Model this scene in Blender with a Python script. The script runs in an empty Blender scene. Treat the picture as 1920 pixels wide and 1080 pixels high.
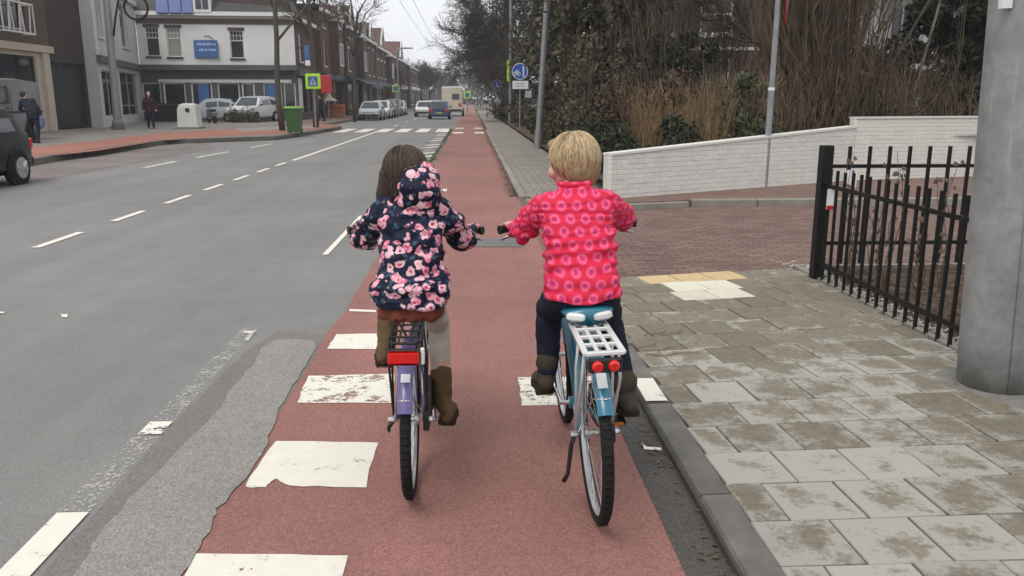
import bpy, bmesh, math, random
from mathutils import Vector, Matrix, noise, Euler
R = math.radians
rnd = random.Random(7)
S = bpy.context.scene
C = S.collection

# ------------------------------------------------------------------ camera
FPX, CAM_H = 1550.0, 1.55
PITCH = math.atan(353 / FPX)
YAW = math.atan((960 - 882) / FPX * math.cos(PITCH))
cam = bpy.data.cameras.new('camera'); cam_o = bpy.data.objects.new('camera', cam); C.objects.link(cam_o)
cam.sensor_width = 36.0; cam.lens = FPX / 1920 * 36; cam.clip_start = 0.05; cam.clip_end = 3000
cam_o.location = (0, 0, CAM_H); cam_o.rotation_euler = (math.pi / 2 - PITCH, 0, -YAW)
S.camera = cam_o
# ------------------------------------------------------------------ sky and light
SUN_EL, SUN_AZ = 58.0, 215.0
w = bpy.data.worlds.new('World'); S.world = w; w.use_nodes = True
nt = w.node_tree; nt.nodes.clear()
def N(t, ty, **k):
    n = t.nodes.new(ty)
    for a, b in k.items(): setattr(n, a, b)
    return n
wo = N(nt, 'ShaderNodeOutputWorld'); bg = N(nt, 'ShaderNodeBackground'); sky = N(nt, 'ShaderNodeTexSky')
sky.sky_type = 'NISHITA'; sky.sun_disc = False; sky.sun_elevation = R(SUN_EL); sky.sun_rotation = R(SUN_AZ)
sky.air_density = 1.0; sky.dust_density = 4.0
hs = N(nt, 'ShaderNodeHueSaturation'); hs.inputs['Saturation'].default_value = 0.2
nt.links.new(sky.outputs[0], hs.inputs['Color'])
wtc = N(nt, 'ShaderNodeTexCoord'); wn = N(nt, 'ShaderNodeTexNoise'); wn.inputs['Scale'].default_value = 2.2; wn.inputs['Detail'].default_value = 5
nt.links.new(wtc.outputs['Generated'], wn.inputs['Vector'])
wr = N(nt, 'ShaderNodeValToRGB')
wr.color_ramp.elements[0].position = .3; wr.color_ramp.elements[0].color = (9.2, 9.35, 9.8, 1)
wr.color_ramp.elements[1].position = .7; wr.color_ramp.elements[1].color = (10.4, 10.5, 10.8, 1)
nt.links.new(wn.outputs['Fac'], wr.inputs['Fac'])
wm = N(nt, 'ShaderNodeMix', data_type='RGBA'); wm.inputs[0].default_value = .88          # overcast: cloud sheet over the clear sky
nt.links.new(hs.outputs[0], wm.inputs[6]); nt.links.new(wr.outputs[0], wm.inputs[7])
nt.links.new(wm.outputs[2], bg.inputs['Color']); bg.inputs['Strength'].default_value = 0.1
nt.links.new(bg.outputs[0], wo.inputs[0])
sl = bpy.data.lights.new('sun', 'SUN'); sl.energy = 1.5; sl.angle = R(28); sl.color = (1, .95, .88)
so = bpy.data.objects.new('sun', sl); C.objects.link(so)
_az = R(SUN_AZ); _d = Vector((math.sin(_az) * math.cos(R(SUN_EL)), math.cos(_az) * math.cos(R(SUN_EL)), math.sin(R(SUN_EL))))
so.rotation_euler = _d.to_track_quat('Z', 'Y').to_euler()
S.view_settings.view_transform = 'Standard'; S.view_settings.look = 'None'
S.view_settings.exposure = 0.2; S.view_settings.gamma = 1.0; S.view_settings.use_curve_mapping = False

# ------------------------------------------------------------------ measuring: photo pixel -> place in the world
_f = Vector((math.sin(YAW) * math.cos(PITCH), math.cos(YAW) * math.cos(PITCH), -math.sin(PITCH)))
_r = Vector((math.cos(YAW), -math.sin(YAW), 0)); _u = _r.cross(_f)
def ray(x, y): return _f * FPX + _r * (x - 960) + _u * (540 - y)
def G(x, y, z=0.0):
    d = ray(x, y); return Vector((0, 0, CAM_H)) + d * ((z - CAM_H) / d.z)
def D(x, y, Y):
    d = ray(x, y); return Vector((0, 0, CAM_H)) + d * (Y / d.y)

# ------------------------------------------------------------------ mesh building
class MB:
    def __init__(s): s.v = []; s.f = []; s.m = []; s.cur = 0
    def add(s, vs, fs):
        o = len(s.v); s.v += [tuple(a) for a in vs]; s.f += [tuple(i + o for i in f) for f in fs]; s.m += [s.cur] * len(fs)
        return s
    def box(s, c, d, rz=0.0, M=None):
        hx, hy, hz = d[0] / 2, d[1] / 2, d[2] / 2
        vs = [Vector((x, y, z)) for z in (-hz, hz) for x, y in ((-hx, -hy), (hx, -hy), (hx, hy), (-hx, hy))]
        m = Matrix.Translation(c) @ (M if M else Matrix.Rotation(rz, 4, 'Z'))
        return s.add([m @ v for v in vs], [(3, 2, 1, 0), (4, 5, 6, 7), (0, 1, 5, 4), (1, 2, 6, 5), (2, 3, 7, 6), (3, 0, 4, 7)])
    def b2(s, a, b):     # box from two corners
        return s.box(((a[0] + b[0]) / 2, (a[1] + b[1]) / 2, (a[2] + b[2]) / 2), (abs(b[0] - a[0]), abs(b[1] - a[1]), abs(b[2] - a[2])))
    def cbox(s, c, d, ch, rz=0.0, M=None):   # box with chamfered edges on all sides
        hx, hy, hz = d[0] / 2, d[1] / 2, d[2] / 2; vs = []
        for z, k in ((-hz, ch), (-hz + ch, 0), (hz - ch, 0), (hz, ch)):
            ax, ay = hx - k, hy - k; q = ch * .999
            for x, y in ((-ax + q, -ay), (ax - q, -ay), (ax, -ay + q), (ax, ay - q), (ax - q, ay), (-ax + q, ay), (-ax, ay - q), (-ax, -ay + q)): vs.append(Vector((x, y, z)))
        fs = [tuple(range(7, -1, -1)), tuple(range(24, 32))]
        for r in range(3):
            for i in range(8): j = (i + 1) % 8; fs.append((r * 8 + i, r * 8 + j, r * 8 + 8 + j, r * 8 + 8 + i))
        m = Matrix.Translation(c) @ (M if M else Matrix.Rotation(rz, 4, 'Z'))
        return s.add([m @ v for v in vs], fs)
    def tube(s, pts, r, n=8, cap=True, flat=None):
        pts = [Vector(p) for p in pts]; k = len(pts)
        rs = list(r) if isinstance(r, (list, tuple)) else [r] * k
        t0 = (pts[1] - pts[0]).normalized(); ref = Vector((0, 0, 1)) if abs(t0.z) < .9 else Vector((1, 0, 0))
        nx = t0.cross(ref).normalized(); vs = []
        for i, p in enumerate(pts):
            t = (pts[min(i + 1, k - 1)] - pts[max(i - 1, 0)])
            t = t.normalized() if t.length > 1e-9 else t0
            nx = (nx - t * nx.dot(t)); nx = nx.normalized() if nx.length > 1e-6 else t.orthogonal().normalized()
            ny = t.cross(nx)
            fx = rs[i]; fy = rs[i] * (flat if flat else 1)
            for a in range(n):
                an = 2 * math.pi * a / n; vs.append(p + nx * (math.cos(an) * fx) + ny * (math.sin(an) * fy))
        fs = []
        for i in range(k - 1):
            for a in range(n):
                b = (a + 1) % n; fs.append((i * n + a, i * n + b, (i + 1) * n + b, (i + 1) * n + a))
        if cap: fs.append(tuple(range(n - 1, -1, -1))); fs.append(tuple(range((k - 1) * n, k * n)))
        return s.add(vs, fs)
    def rings(s, rs, cap=True):            # stack of rings (lists of points)
        n = len(rs[0]); vs = [p for r in rs for p in r]; fs = []
        for i in range(len(rs) - 1):
            for a in range(n): b = (a + 1) % n; fs.append((i * n + a, i * n + b, (i + 1) * n + b, (i + 1) * n + a))
        if cap: fs.append(tuple(range(n - 1, -1, -1))); fs.append(tuple(range((len(rs) - 1) * n, len(rs) * n)))
        return s.add(vs, fs)
    def lathe(s, prof, c=(0, 0, 0), n=16, axis='Z'):
        c = Vector(c); rs = []
        for r, h in prof:
            ring = []
            for a in range(n):
                q = 2 * math.pi * a / n; x, y = r * math.cos(q), r * math.sin(q)
                ring.append(c + (Vector((x, y, h)) if axis == 'Z' else Vector((h, x, y)) if axis == 'X' else Vector((y, h, x))))
            rs.append(ring)
        return s.rings(rs)
    def ell(s, c, rad, n=12, m=8, M=None):
        rs = []
        for j in range(m + 1):
            t = math.pi * (j / m); z = -math.cos(t); q = max(math.sin(t), .02)
            ring = []
            for a in range(n):
                an = 2 * math.pi * a / n; v = Vector((rad[0] * q * math.cos(an), rad[1] * q * math.sin(an), rad[2] * z))
                ring.append(Vector(c) + (M @ v if M else v))
            rs.append(ring)
        return s.rings(rs)
    def prism(s, poly, z0, z1):            # horizontal polygon extruded upward
        n = len(poly); vs = [(p[0], p[1], z0) for p in poly] + [(p[0], p[1], z1) for p in poly]
        a = sum(poly[i][0] * poly[(i + 1) % n][1] - poly[(i + 1) % n][0] * poly[i][1] for i in range(n))
        fs = [tuple(range(n - 1, -1, -1)), tuple(range(n, 2 * n))] + [(i, (i + 1) % n, n + (i + 1) % n, n + i) for i in range(n)]
        if a < 0: fs = [tuple(reversed(f)) for f in fs]
        return s.add(vs, fs)
    def sheet(s, poly, z):
        n = len(poly); a = sum(poly[i][0] * poly[(i + 1) % n][1] - poly[(i + 1) % n][0] * poly[i][1] for i in range(n))
        f = tuple(range(n)) if a > 0 else tuple(range(n - 1, -1, -1))
        return s.add([(p[0], p[1], p[2] if len(p) > 2 else z) for p in poly], [f])
    def torus(s, c, R0, r, n=32, m=8, axis='X', sq=1.0):
        c = Vector(c); vs = []; fs = []
        for i in range(n):
            A = 2 * math.pi * i / n
            for j in range(m):
                B = 2 * math.pi * j / m; rr = R0 + r * math.cos(B) * sq; h = r * math.sin(B)
                x, y = rr * math.cos(A), rr * math.sin(A)
                vs.append(c + (Vector((h, x, y)) if axis == 'X' else Vector((x, y, h)) if axis == 'Z' else Vector((x, h, y))))
        for i in range(n):
            for j in range(m):
                a, b = (i + 1) % n, (j + 1) % m; fs.append((i * m + j, a * m + j, a * m + b, i * m + b))
        return s.add(vs, fs)
    def mesh(s, name, mat, smooth=False, auto=None):
        me = bpy.data.meshes.new(name); me.from_pydata(s.v, [], s.f); me.validate(); me.update()
        for m in (mat if isinstance(mat, (list, tuple)) else [mat]): me.materials.append(m)
        if any(s.m) and len(s.m) == len(me.polygons): me.polygons.foreach_set('material_index', s.m)
        if smooth: me.shade_smooth()
        if auto is not None:
            me.shade_smooth()
            try: me.set_sharp_from_angle(angle=R(auto))
            except Exception: pass
        return me
    def build(s, name, mat, parent=None, smooth=False, auto=None, fix=True):
        me = s.mesh(name, mat, smooth, auto)
        if fix:
            bm = bmesh.new(); bm.from_mesh(me); bmesh.ops.recalc_face_normals(bm, faces=bm.faces); bm.to_mesh(me); bm.free()
        o = bpy.data.objects.new(name, me); C.objects.link(o); o.parent = parent
        return o
def tag(o, label=None, cat=None, group=None, kind=None):
    if label: o['label'] = label
    if cat: o['category'] = cat
    if group: o['group'] = group
    if kind: o['kind'] = kind
    return o
def thing(name, label, cat, loc=(0, 0, 0), rz=0.0, group=None, rot=None):
    o = bpy.data.objects.new(name, None); C.objects.link(o); o.location = loc
    o.rotation_euler = rot if rot else (0, 0, rz); o.empty_display_size = .2
    return tag(o, label, cat, group)
def inst(name, me, loc, parent=None, rot=(0, 0, 0), scale=(1, 1, 1)):
    o = bpy.data.objects.new(name, me); C.objects.link(o); o.location = loc; o.rotation_euler = rot; o.scale = scale; o.parent = parent
    return o
def struct(o): o['kind'] = 'structure'; return o
def dup(o, loc=None, rz=None, label=None, group=None, scale=None):
    kids = {}
    for q in list(bpy.data.objects):
        if q.parent: kids.setdefault(q.parent.name, []).append(q)
    def cp(x, par):
        c = x.copy(); C.objects.link(c); c.parent = par
        for ch in kids.get(x.name, []): cp(ch, c)
        return c
    r = cp(o, None)
    if loc is not None: r.location = loc
    if rz is not None: r.rotation_euler = (0, 0, rz)
    if label: r['label'] = label
    if group: r['group'] = group
    if scale: r.scale = (scale,) * 3
    return r

# ------------------------------------------------------------------ materials
def newmat(name):
    m = bpy.data.materials.new(name); m.use_nodes = True; t = m.node_tree
    return m, t, t.nodes['Principled BSDF']
def coords(t, kind='obj', rand=True):
    if kind == 'world':
        g = N(t, 'ShaderNodeNewGeometry'); return g.outputs['Position']
    tc = N(t, 'ShaderNodeTexCoord'); out = tc.outputs['Object']
    if rand:
        oi = N(t, 'ShaderNodeObjectInfo'); ml = N(t, 'ShaderNodeMath', operation='MULTIPLY'); ml.inputs[1].default_value = 37.0
        ad = N(t, 'ShaderNodeVectorMath', operation='ADD')
        t.links.new(oi.outputs['Random'], ml.inputs[0]); t.links.new(out, ad.inputs[0]); t.links.new(ml.outputs[0], ad.inputs[1]); out = ad.outputs[0]
    return out
def noi(t, vec, scale, detail=4, rough=.55, sc3=None):
    if sc3:
        mp = N(t, 'ShaderNodeMapping'); mp.inputs['Scale'].default_value = sc3; t.links.new(vec, mp.inputs[0]); vec = mp.outputs[0]
    n = N(t, 'ShaderNodeTexNoise'); n.inputs['Scale'].default_value = scale; n.inputs['Detail'].default_value = detail; n.inputs['Roughness'].default_value = rough
    t.links.new(vec, n.inputs['Vector']); return n.outputs['Fac']
def ramp(t, fac, stops):
    r = N(t, 'ShaderNodeValToRGB'); e = r.color_ramp.elements
    while len(e) < len(stops): e.new(.5)
    for i, (p, c) in enumerate(stops):
        e[i].position = p; e[i].color = (c, c, c, 1) if isinstance(c, (int, float)) else (*c, 1)
    t.links.new(fac, r.inputs[0]); return r.outputs[0]
def mix(t, fac, a, b, mode='MIX'):
    m = N(t, 'ShaderNodeMix', data_type='RGBA', blend_type=mode)
    for i, x in ((0, fac), (6, a), (7, b)):
        if isinstance(x, (int, float)): m.inputs[i].default_value = x
        elif isinstance(x, tuple): m.inputs[i].default_value = (*x, 1)
        else: t.links.new(x, m.inputs[i])
    return m.outputs[2]
def mth(t, op, a, b=None, c=None):
    m = N(t, 'ShaderNodeMath', operation=op)
    for i, x in enumerate((a, b, c)):
        if x is None: continue
        if isinstance(x, (int, float)): m.inputs[i].default_value = x
        else: t.links.new(x, m.inputs[i])
    return m.outputs[0]
def bump(t, b, h, strength=.3, dist=.01):
    n = N(t, 'ShaderNodeBump'); n.inputs['Strength'].default_value = strength; n.inputs['Distance'].default_value = dist
    t.links.new(h, n.inputs['Height']); t.links.new(n.outputs[0], b.inputs['Normal'])
def setc(t, b, c):
    if isinstance(c, tuple): b.inputs['Base Color'].default_value = (*c, 1)
    else: t.links.new(c, b.inputs['Base Color'])
def pm(name, c1, c2=None, scale=6, rough=.6, bs=.15, metal=0, kind='obj', rv=.12, fine=60, coat=0):
    """general surface: two tones mixed by noise, per-object brightness, fine relief"""
    m, t, b = newmat(name); c2 = c2 or tuple(x * .72 for x in c1); v = coords(t, kind)
    col = mix(t, ramp(t, noi(t, v, scale, 5, .6), [(.32, 0.), (.7, 1.)]), c1, c2)
    if rv and kind == 'obj':
        oi = N(t, 'ShaderNodeObjectInfo'); k = mth(t, 'MULTIPLY_ADD', oi.outputs['Random'], 2 * rv, 1 - rv)
        cb = N(t, 'ShaderNodeCombineColor'); [t.links.new(k, cb.inputs[i]) for i in range(3)]
        col = mix(t, 1.0, col, cb.outputs[0], 'MULTIPLY')
    setc(t, b, col); b.inputs['Roughness'].default_value = rough; b.inputs['Metallic'].default_value = metal
    if coat: b.inputs['Coat Weight'].default_value = coat; b.inputs['Coat Roughness'].default_value = .08
    if bs: bump(t, b, noi(t, v, fine, 3), bs, .004)
    return m
def glassmat(name, c, rough=.06):
    m, t, b = newmat(name); setc(t, b, c); b.inputs['Roughness'].default_value = rough; b.inputs['Specular IOR Level'].default_value = .7
    v = coords(t); bump(t, b, noi(t, v, 1.2, 2), .05, .05)
    return m
M = {}
# ---- ground surfaces (world coordinates)
def asphalt(name, base, grain=.35, warm=(1, 1, 1), streak=True, patch=.18):
    m, t, b = newmat(name); v = coords(t, 'world')
    c = tuple(base * x for x in warm)
    big = noi(t, v, .35, 5, .6); mid = noi(t, v, 2.6, 5, .6); gr = noi(t, v, 48, 4, .75); fin = noi(t, v, 170, 2, .7); st = noi(t, v, 1.0, 3, .6, (1.6, .05, 1))
    col = mix(t, ramp(t, big, [(.3, 0.), (.7, 1.)]), tuple(x * (1 - patch) for x in c), tuple(x * (1 + patch * .6) for x in c))
    col = mix(t, .5, col, mix(t, ramp(t, mid, [(.3, .8), (.7, 1.05)]), (0, 0, 0), col), 'MIX')
    if streak: col = mix(t, .45, col, ramp(t, st, [(.3, .68), (.65, 1.0)]), 'MULTIPLY')
    fl = ramp(t, fin, [(.3, 1 - grain), (.5, 1.), (.72, 1 + grain * 1.3)])
    col = mix(t, .85, col, fl, 'MULTIPLY'); col = mix(t, .8, col, ramp(t, gr, [(.28, 1 - grain * .55), (.5, 1.), (.72, 1 + grain * .5)]), 'MULTIPLY')
    setc(t, b, col); b.inputs['Roughness'].default_value = .85; b.inputs['Specular IOR Level'].default_value = .3
    bump(t, b, fin, .5, .003); return m
M['asphalt'] = asphalt('asphalt', .21, .45, (1, .975, .935), True, .14)
M['asphalt_old'] = asphalt('asphalt_old', .245, .5, (1, .955, .88), False, .10)
M['asphalt_dark'] = asphalt('asphalt_dark', .175, .45, (1, .955, .91), False, .2)
M['red'] = asphalt('red_asphalt', .285, .45, (1, .485, .41), True, .18)
M['red_far'] = asphalt('red_brick_path', .30, .3, (1, .43, .31), False, .2)
def paintm(name, wear, w1=.5, w2=.28, w3=.22, op=1.0):
    m, t, b = newmat(name); v = coords(t, 'world')
    n1 = noi(t, v, 7, 6, .7); n2 = noi(t, v, 60, 3, .7); st = noi(t, v, 6, 4, .7, (.25, 2.2, 1))
    s = mth(t, 'ADD', mth(t, 'MULTIPLY', n1, w1), mth(t, 'ADD', mth(t, 'MULTIPLY', n2, w2), mth(t, 'MULTIPLY', st, w3)))
    a = ramp(t, s, [(wear, 0.), (wear + .035, 1.)])
    col = mix(t, noi(t, v, 14, 4), (.60, .575, .49), (.74, .715, .635)); setc(t, b, col); b.inputs['Roughness'].default_value = .7
    bump(t, b, n2, .3, .003); t.links.new(mth(t, 'MULTIPLY', a, op), b.inputs['Alpha']); return m
M['paint'] = paintm('road_paint', .385); M['paint_worn'] = paintm('road_paint_worn', .44); M['paint_ghost'] = paintm('road_paint_scraped', .52, .3, .6, .1, .4)
def brickm(name, c1, c2, mortar, bw, bh, kind='world', swap=None, ms=.012, bsz=.5, off=.5):
    m, t, b = newmat(name); v = coords(t, kind, False)
    if swap == 'xz':
        sp = N(t, 'ShaderNodeSeparateXYZ'); cb = N(t, 'ShaderNodeCombineXYZ'); t.links.new(v, sp.inputs[0])
        t.links.new(mth(t, 'ADD', sp.outputs[0], sp.outputs[1]), cb.inputs[0]); t.links.new(sp.outputs[2], cb.inputs[1]); v = cb.outputs[0]
    br = N(t, 'ShaderNodeTexBrick'); br.offset = off; t.links.new(v, br.inputs['Vector'])
    br.inputs['Color1'].default_value = (*c1, 1); br.inputs['Color2'].default_value = (*c2, 1); br.inputs['Mortar'].default_value = (*mortar, 1)
    br.inputs['Scale'].default_value = 1; br.inputs['Mortar Size'].default_value = ms; br.inputs['Brick Width'].default_value = bw; br.inputs['Row Height'].default_value = bh
    br.inputs['Mortar Smooth'].default_value = .3
    col = mix(t, .55, br.outputs['Color'], ramp(t, noi(t, v, .9, 5, .65), [(.3, .62), (.7, 1.12)]), 'MULTIPLY')
    setc(t, b, col); b.inputs['Roughness'].default_value = .9
    bump(t, b, mth(t, 'SUBTRACT', mth(t, 'MULTIPLY', noi(t, v, 40, 3), .4), br.outputs['Fac']), bsz, .01); return m
M['clinker'] = brickm('clinker_pavers', (.155, .092, .078), (.225, .145, .125), (.10, .082, .07), .2, .1)
M['clinker_far'] = brickm('clinker_pavement', (.21, .12, .092), (.165, .098, .08), (.11, .085, .07), .2, .1)
M['pave_far'] = brickm('pavement_slabs', (.25, .225, .195), (.21, .19, .16), (.11, .10, .085), .3, .3)
M['pave_left'] = brickm('pavement_grey', (.22, .205, .18), (.18, .17, .15), (.11, .10, .09), .3, .3)
M['brick_red'] = brickm('brick_red', (.155, .066, .05), (.11, .05, .04), (.16, .13, .11), .22, .075, 'obj', 'xz')
M['brick_brown'] = brickm('brick_brown', (.125, .08, .06), (.09, .056, .044), (.12, .10, .085), .22, .075, 'obj', 'xz')
M['brick_dark'] = brickm('brick_dark', (.07, .046, .038), (.05, .034, .03), (.06, .05, .045), .22, .075, 'obj', 'xz')
# ---- pavement tile: mossy dark middle, paler rubbed edges, its own wear on every tile
m, t, b = newmat('pavement_tile'); v = coords(t, 'obj', True)
tc = N(t, 'ShaderNodeTexCoord'); sp = N(t, 'ShaderNodeSeparateXYZ'); t.links.new(tc.outputs['Generated'], sp.inputs[0])
ex = mth(t, 'ABSOLUTE', mth(t, 'SUBTRACT', sp.outputs[0], .5)); ey = mth(t, 'ABSOLUTE', mth(t, 'SUBTRACT', sp.outputs[1], .5))
edge = mth(t, 'MAXIMUM', ex, ey); oi = N(t, 'ShaderNodeObjectInfo')
s = mth(t, 'ADD', mth(t, 'ADD', mth(t, 'MULTIPLY', noi(t, v, 5.5, 10, .78), 1.15), mth(t, 'MULTIPLY', mth(t, 'SUBTRACT', noi(t, v, 42, 5, .75), .5), .34)), mth(t, 'MULTIPLY', edge, .38))
geo = N(t, 'ShaderNodeNewGeometry'); sg = N(t, 'ShaderNodeSeparateXYZ'); t.links.new(geo.outputs['Position'], sg.inputs[0])
far = mth(t, 'MULTIPLY', mth(t, 'MINIMUM', mth(t, 'MAXIMUM', mth(t, 'SUBTRACT', sg.outputs[1], 3.1), 0.), 2.2), .085)   # moss grows thicker by the hedge-side corner
s = mth(t, 'SUBTRACT', mth(t, 'ADD', s, mth(t, 'MULTIPLY_ADD', oi.outputs['Random'], .2, mth(t, 'MULTIPLY', mth(t, 'SUBTRACT', noi(t, geo.outputs['Position'], 9, 6, .7, (.6, 2.2, 1)), .5), .3))), far)
dirt = ramp(t, s, [(.70, 1.), (.82, .0)])
stone = mix(t, noi(t, v, 45, 4, .7), (.335, .325, .292), (.275, .267, .242))
moss = mix(t, ramp(t, noi(t, v, 16, 8, .8), [(.35, 0.), (.65, 1.)]), (.205, .178, .13), (.118, .10, .072))
col = mix(t, mth(t, 'MULTIPLY', dirt, .88), stone, moss)
k = mth(t, 'MULTIPLY_ADD', oi.outputs['Random'], .22, .89); cb = N(t, 'ShaderNodeCombineColor'); [t.links.new(k, cb.inputs[i]) for i in range(3)]
setc(t, b, mix(t, 1., col, cb.outputs[0], 'MULTIPLY')); b.inputs['Roughness'].default_value = .85; bump(t, b, noi(t, v, 120, 3), .35, .003); M['tile'] = m
M['tile_joint'] = pm('joint_sand', (.06, .055, .042), (.035, .032, .026), 8, .95, .4, kind='world')
M['tile_yellow'] = pm('tactile_tile_yellow', (.5, .37, .2), (.42, .31, .165), 9, .8, .3)
M['tile_white'] = pm('tactile_tile_white', (.6, .57, .47), (.52, .49, .4), 9, .8, .3)
M['kerb'] = pm('kerb_stone', (.15, .142, .128), (.085, .08, .072), 5, .85, .35)
M['kerb_pale'] = pm('kerb_concrete', (.26, .245, .21), (.19, .18, .155), 5, .85, .35)
M['gutter'] = asphalt('gutter_dirt', .085, .6, (1, .93, .85), False, .5)
M['soil'] = pm('bed_soil', (.06, .042, .03), (.1, .07, .05), 4, .95, .5, kind='world')
M['earth'] = pm('earth', (.10, .085, .06), (.07, .065, .04), .5, .95, .4, kind='world')
M['dead_leaf'] = pm('dead_leaf', (.12, .078, .05), (.075, .05, .034), 3, .8, 0, kind='world')
M['pebble'] = pm('pebble', (.42, .39, .34), (.27, .245, .21), 20, .8, 0, kind='world')
# ---- solids
M['galv'] = None
m, t, b = newmat('galvanised_steel'); v = coords(t, 'obj', False)
a = noi(t, v, 7, 8, .75); c2 = noi(t, v, 2.4, 5, .65)
col = mix(t, ramp(t, a, [(.3, 0.), (.72, 1.)]), (.215, .222, .222), (.325, .332, .33)); col = mix(t, .6, col, ramp(t, c2, [(.35, .62), (.65, 1.12)]), 'MULTIPLY')
vo = N(t, 'ShaderNodeTexVoronoi'); vo.inputs['Scale'].default_value = 22; t.links.new(v, vo.inputs['Vector'])
col = mix(t, .16, col, ramp(t, vo.outputs['Distance'], [(.1, .35), (.7, .7)]), 'OVERLAY')
dr = noi(t, v, 3.2, 4, .7, (5, 5, .35)); col = mix(t, ramp(t, dr, [(.56, 0.), (.68, .5)]), col, (.47, .475, .475))
sz_ = N(t, 'ShaderNodeSeparateXYZ'); t.links.new(v, sz_.inputs[0]); gm = mth(t, 'ADD', mth(t, 'MULTIPLY', sz_.outputs[2], 2.2), mth(t, 'MULTIPLY', noi(t, v, 6, 6, .75, (1, 1, .5)), 1.1)); col = mix(t, ramp(t, gm, [(.52, .6), (.85, 0.)]), col, (.085, .08, .068))
setc(t, b, col); b.inputs['Roughness'].default_value = .62; b.inputs['Metallic'].default_value = .25; bump(t, b, a, .12, .005); M['galv'] = m
M['galv_thin'] = pm('galvanised_post', (.26, .27, .28), (.19, .20, .21), 6, .5, .1, .3)
M['black_metal'] = pm('black_coated_steel', (.006, .006, .006), (.012, .011, .01), 9, .55, .1)
M['whitewash'] = pm('whitewashed_brick', (.62, .605, .56), (.55, .54, .50), 3, .85, .3, rv=.04)
M['mortar'] = pm('painted_mortar', (.54, .53, .495), (.46, .45, .42), 6, .9, .3)
M['white'] = pm('white_paint', (.66, .655, .63), (.56, .56, .54), 2, .6, .1)
M['render_white'] = pm('white_render', (.68, .68, .665), (.59, .595, .585), .6, .85, .1)
M['render_grey'] = pm('grey_render', (.5, .505, .48), (.43, .435, .415), .6, .85, .1)
M['beige'] = pm('beige_stone', (.46, .40, .32), (.38, .33, .26), 1.5, .8, .15)
M['dark_panel'] = pm('dark_panel', (.02, .021, .023), (.028, .028, .03), 2, .5, .1)
M['fascia'] = pm('shop_fascia', (.10, .095, .10), (.07, .07, .078), 1, .6, .1)
M['roof'] = pm('roof_tiles', (.075, .072, .072), (.05, .05, .052), 2.5, .8, .4, fine=14)
M['roof_brown'] = pm('roof_tiles_brown', (.085, .062, .052), (.06, .046, .04), 2.5, .8, .4, fine=14)
M['glass'] = glassmat('window_glass', (.022, .026, .03)); M['glass_pale'] = glassmat('window_blind', (.27, .265, .24), .35); M['glass_shop'] = glassmat('shop_glass', (.014, .018, .022))
M['solar'] = glassmat('solar_panel', (.055, .085, .24), .2)
M['blue_sign'] = pm('blue_sign', (.02, .10, .42), (.018, .085, .36), 3, .4, 0, rv=0); M['blue_board'] = pm('blue_board', (.05, .13, .33), (.04, .11, .29), 3, .5, 0, rv=0)
M['sign_white'] = pm('sign_white', (.72, .72, .72), (.66, .66, .66), 3, .4, 0, rv=0); M['sign_grey'] = pm('sign_back', (.36, .37, .38), (.31, .32, .33), 3, .4, 0)
M['sign_red'] = pm('sign_red', (.45, .02, .03), (.38, .018, .025), 3, .4, 0, rv=0); M['sign_lime'] = pm('fluorescent_lime', (.46, .80, .03), (.42, .74, .03), 3, .5, 0, rv=0)
M['letter_pale'] = pm('letter_pale', (.42, .52, .72), (.38, .48, .68), 3, .5, 0, rv=0)
M['bin_green'] = pm('bin_green', (.03, .09, .02), (.024, .07, .017), 3, .5, .1)
M['orange'] = pm('orange_crate', (.5, .16, .04), (.4, .12, .035), 3, .6, .1); M['awning_blue'] = pm('awning_blue', (.05, .065, .12), (.04, .05, .09), 3, .8, .1)
M['purple'] = pm('purple_paint', (.05, .03, .12), (.04, .025, .1), 4, .5, .05)
# ---- bikes
M['rubber'] = pm('tyre_rubber', (.010, .010, .010), (.017, .016, .015), 14, .85, .3); M['chrome'] = pm('bright_metal', (.58, .58, .58), (.46, .46, .46), 20, .25, .05, .9)
M['alu'] = pm('rim_aluminium', (.5, .51, .53), (.42, .43, .45), 20, .3, .05, .6)
M['purple_frame'] = pm('violet_frame_paint', (.035, .022, .07), (.03, .018, .06), 5, .3, 0, coat=.5); M['lilac'] = pm('lilac_mudguard', (.10, .08, .215), (.075, .06, .17), 6, .35, .05, coat=.4)
M['blue_frame'] = pm('petrol_blue_paint', (.012, .13, .20), (.01, .11, .17), 5, .3, 0, coat=.5); M['plastic_white'] = pm('white_plastic', (.66, .67, .66), (.56, .57, .56), 9, .4, .05)
M['plastic_black'] = pm('black_plastic', (.016, .016, .017), (.025, .025, .025), 9, .5, .1)
def refl(name, c):
    m, t, b = newmat(name); v = coords(t, 'obj', False); vo = N(t, 'ShaderNodeTexVoronoi'); vo.inputs['Scale'].default_value = 160; t.links.new(v, vo.inputs['Vector'])
    setc(t, b, mix(t, vo.outputs['Distance'], c, tuple(x * .6 for x in c))); b.inputs['Roughness'].default_value = .18; b.inputs['Coat Weight'].default_value = .6; return m
M['red_lens'] = refl('red_reflector', (.72, .012, .01)); M['amber_lens'] = refl('amber_reflector', (.62, .23, .02)); M['clear_lens'] = refl('clear_lens', (.6, .6, .58))
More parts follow.
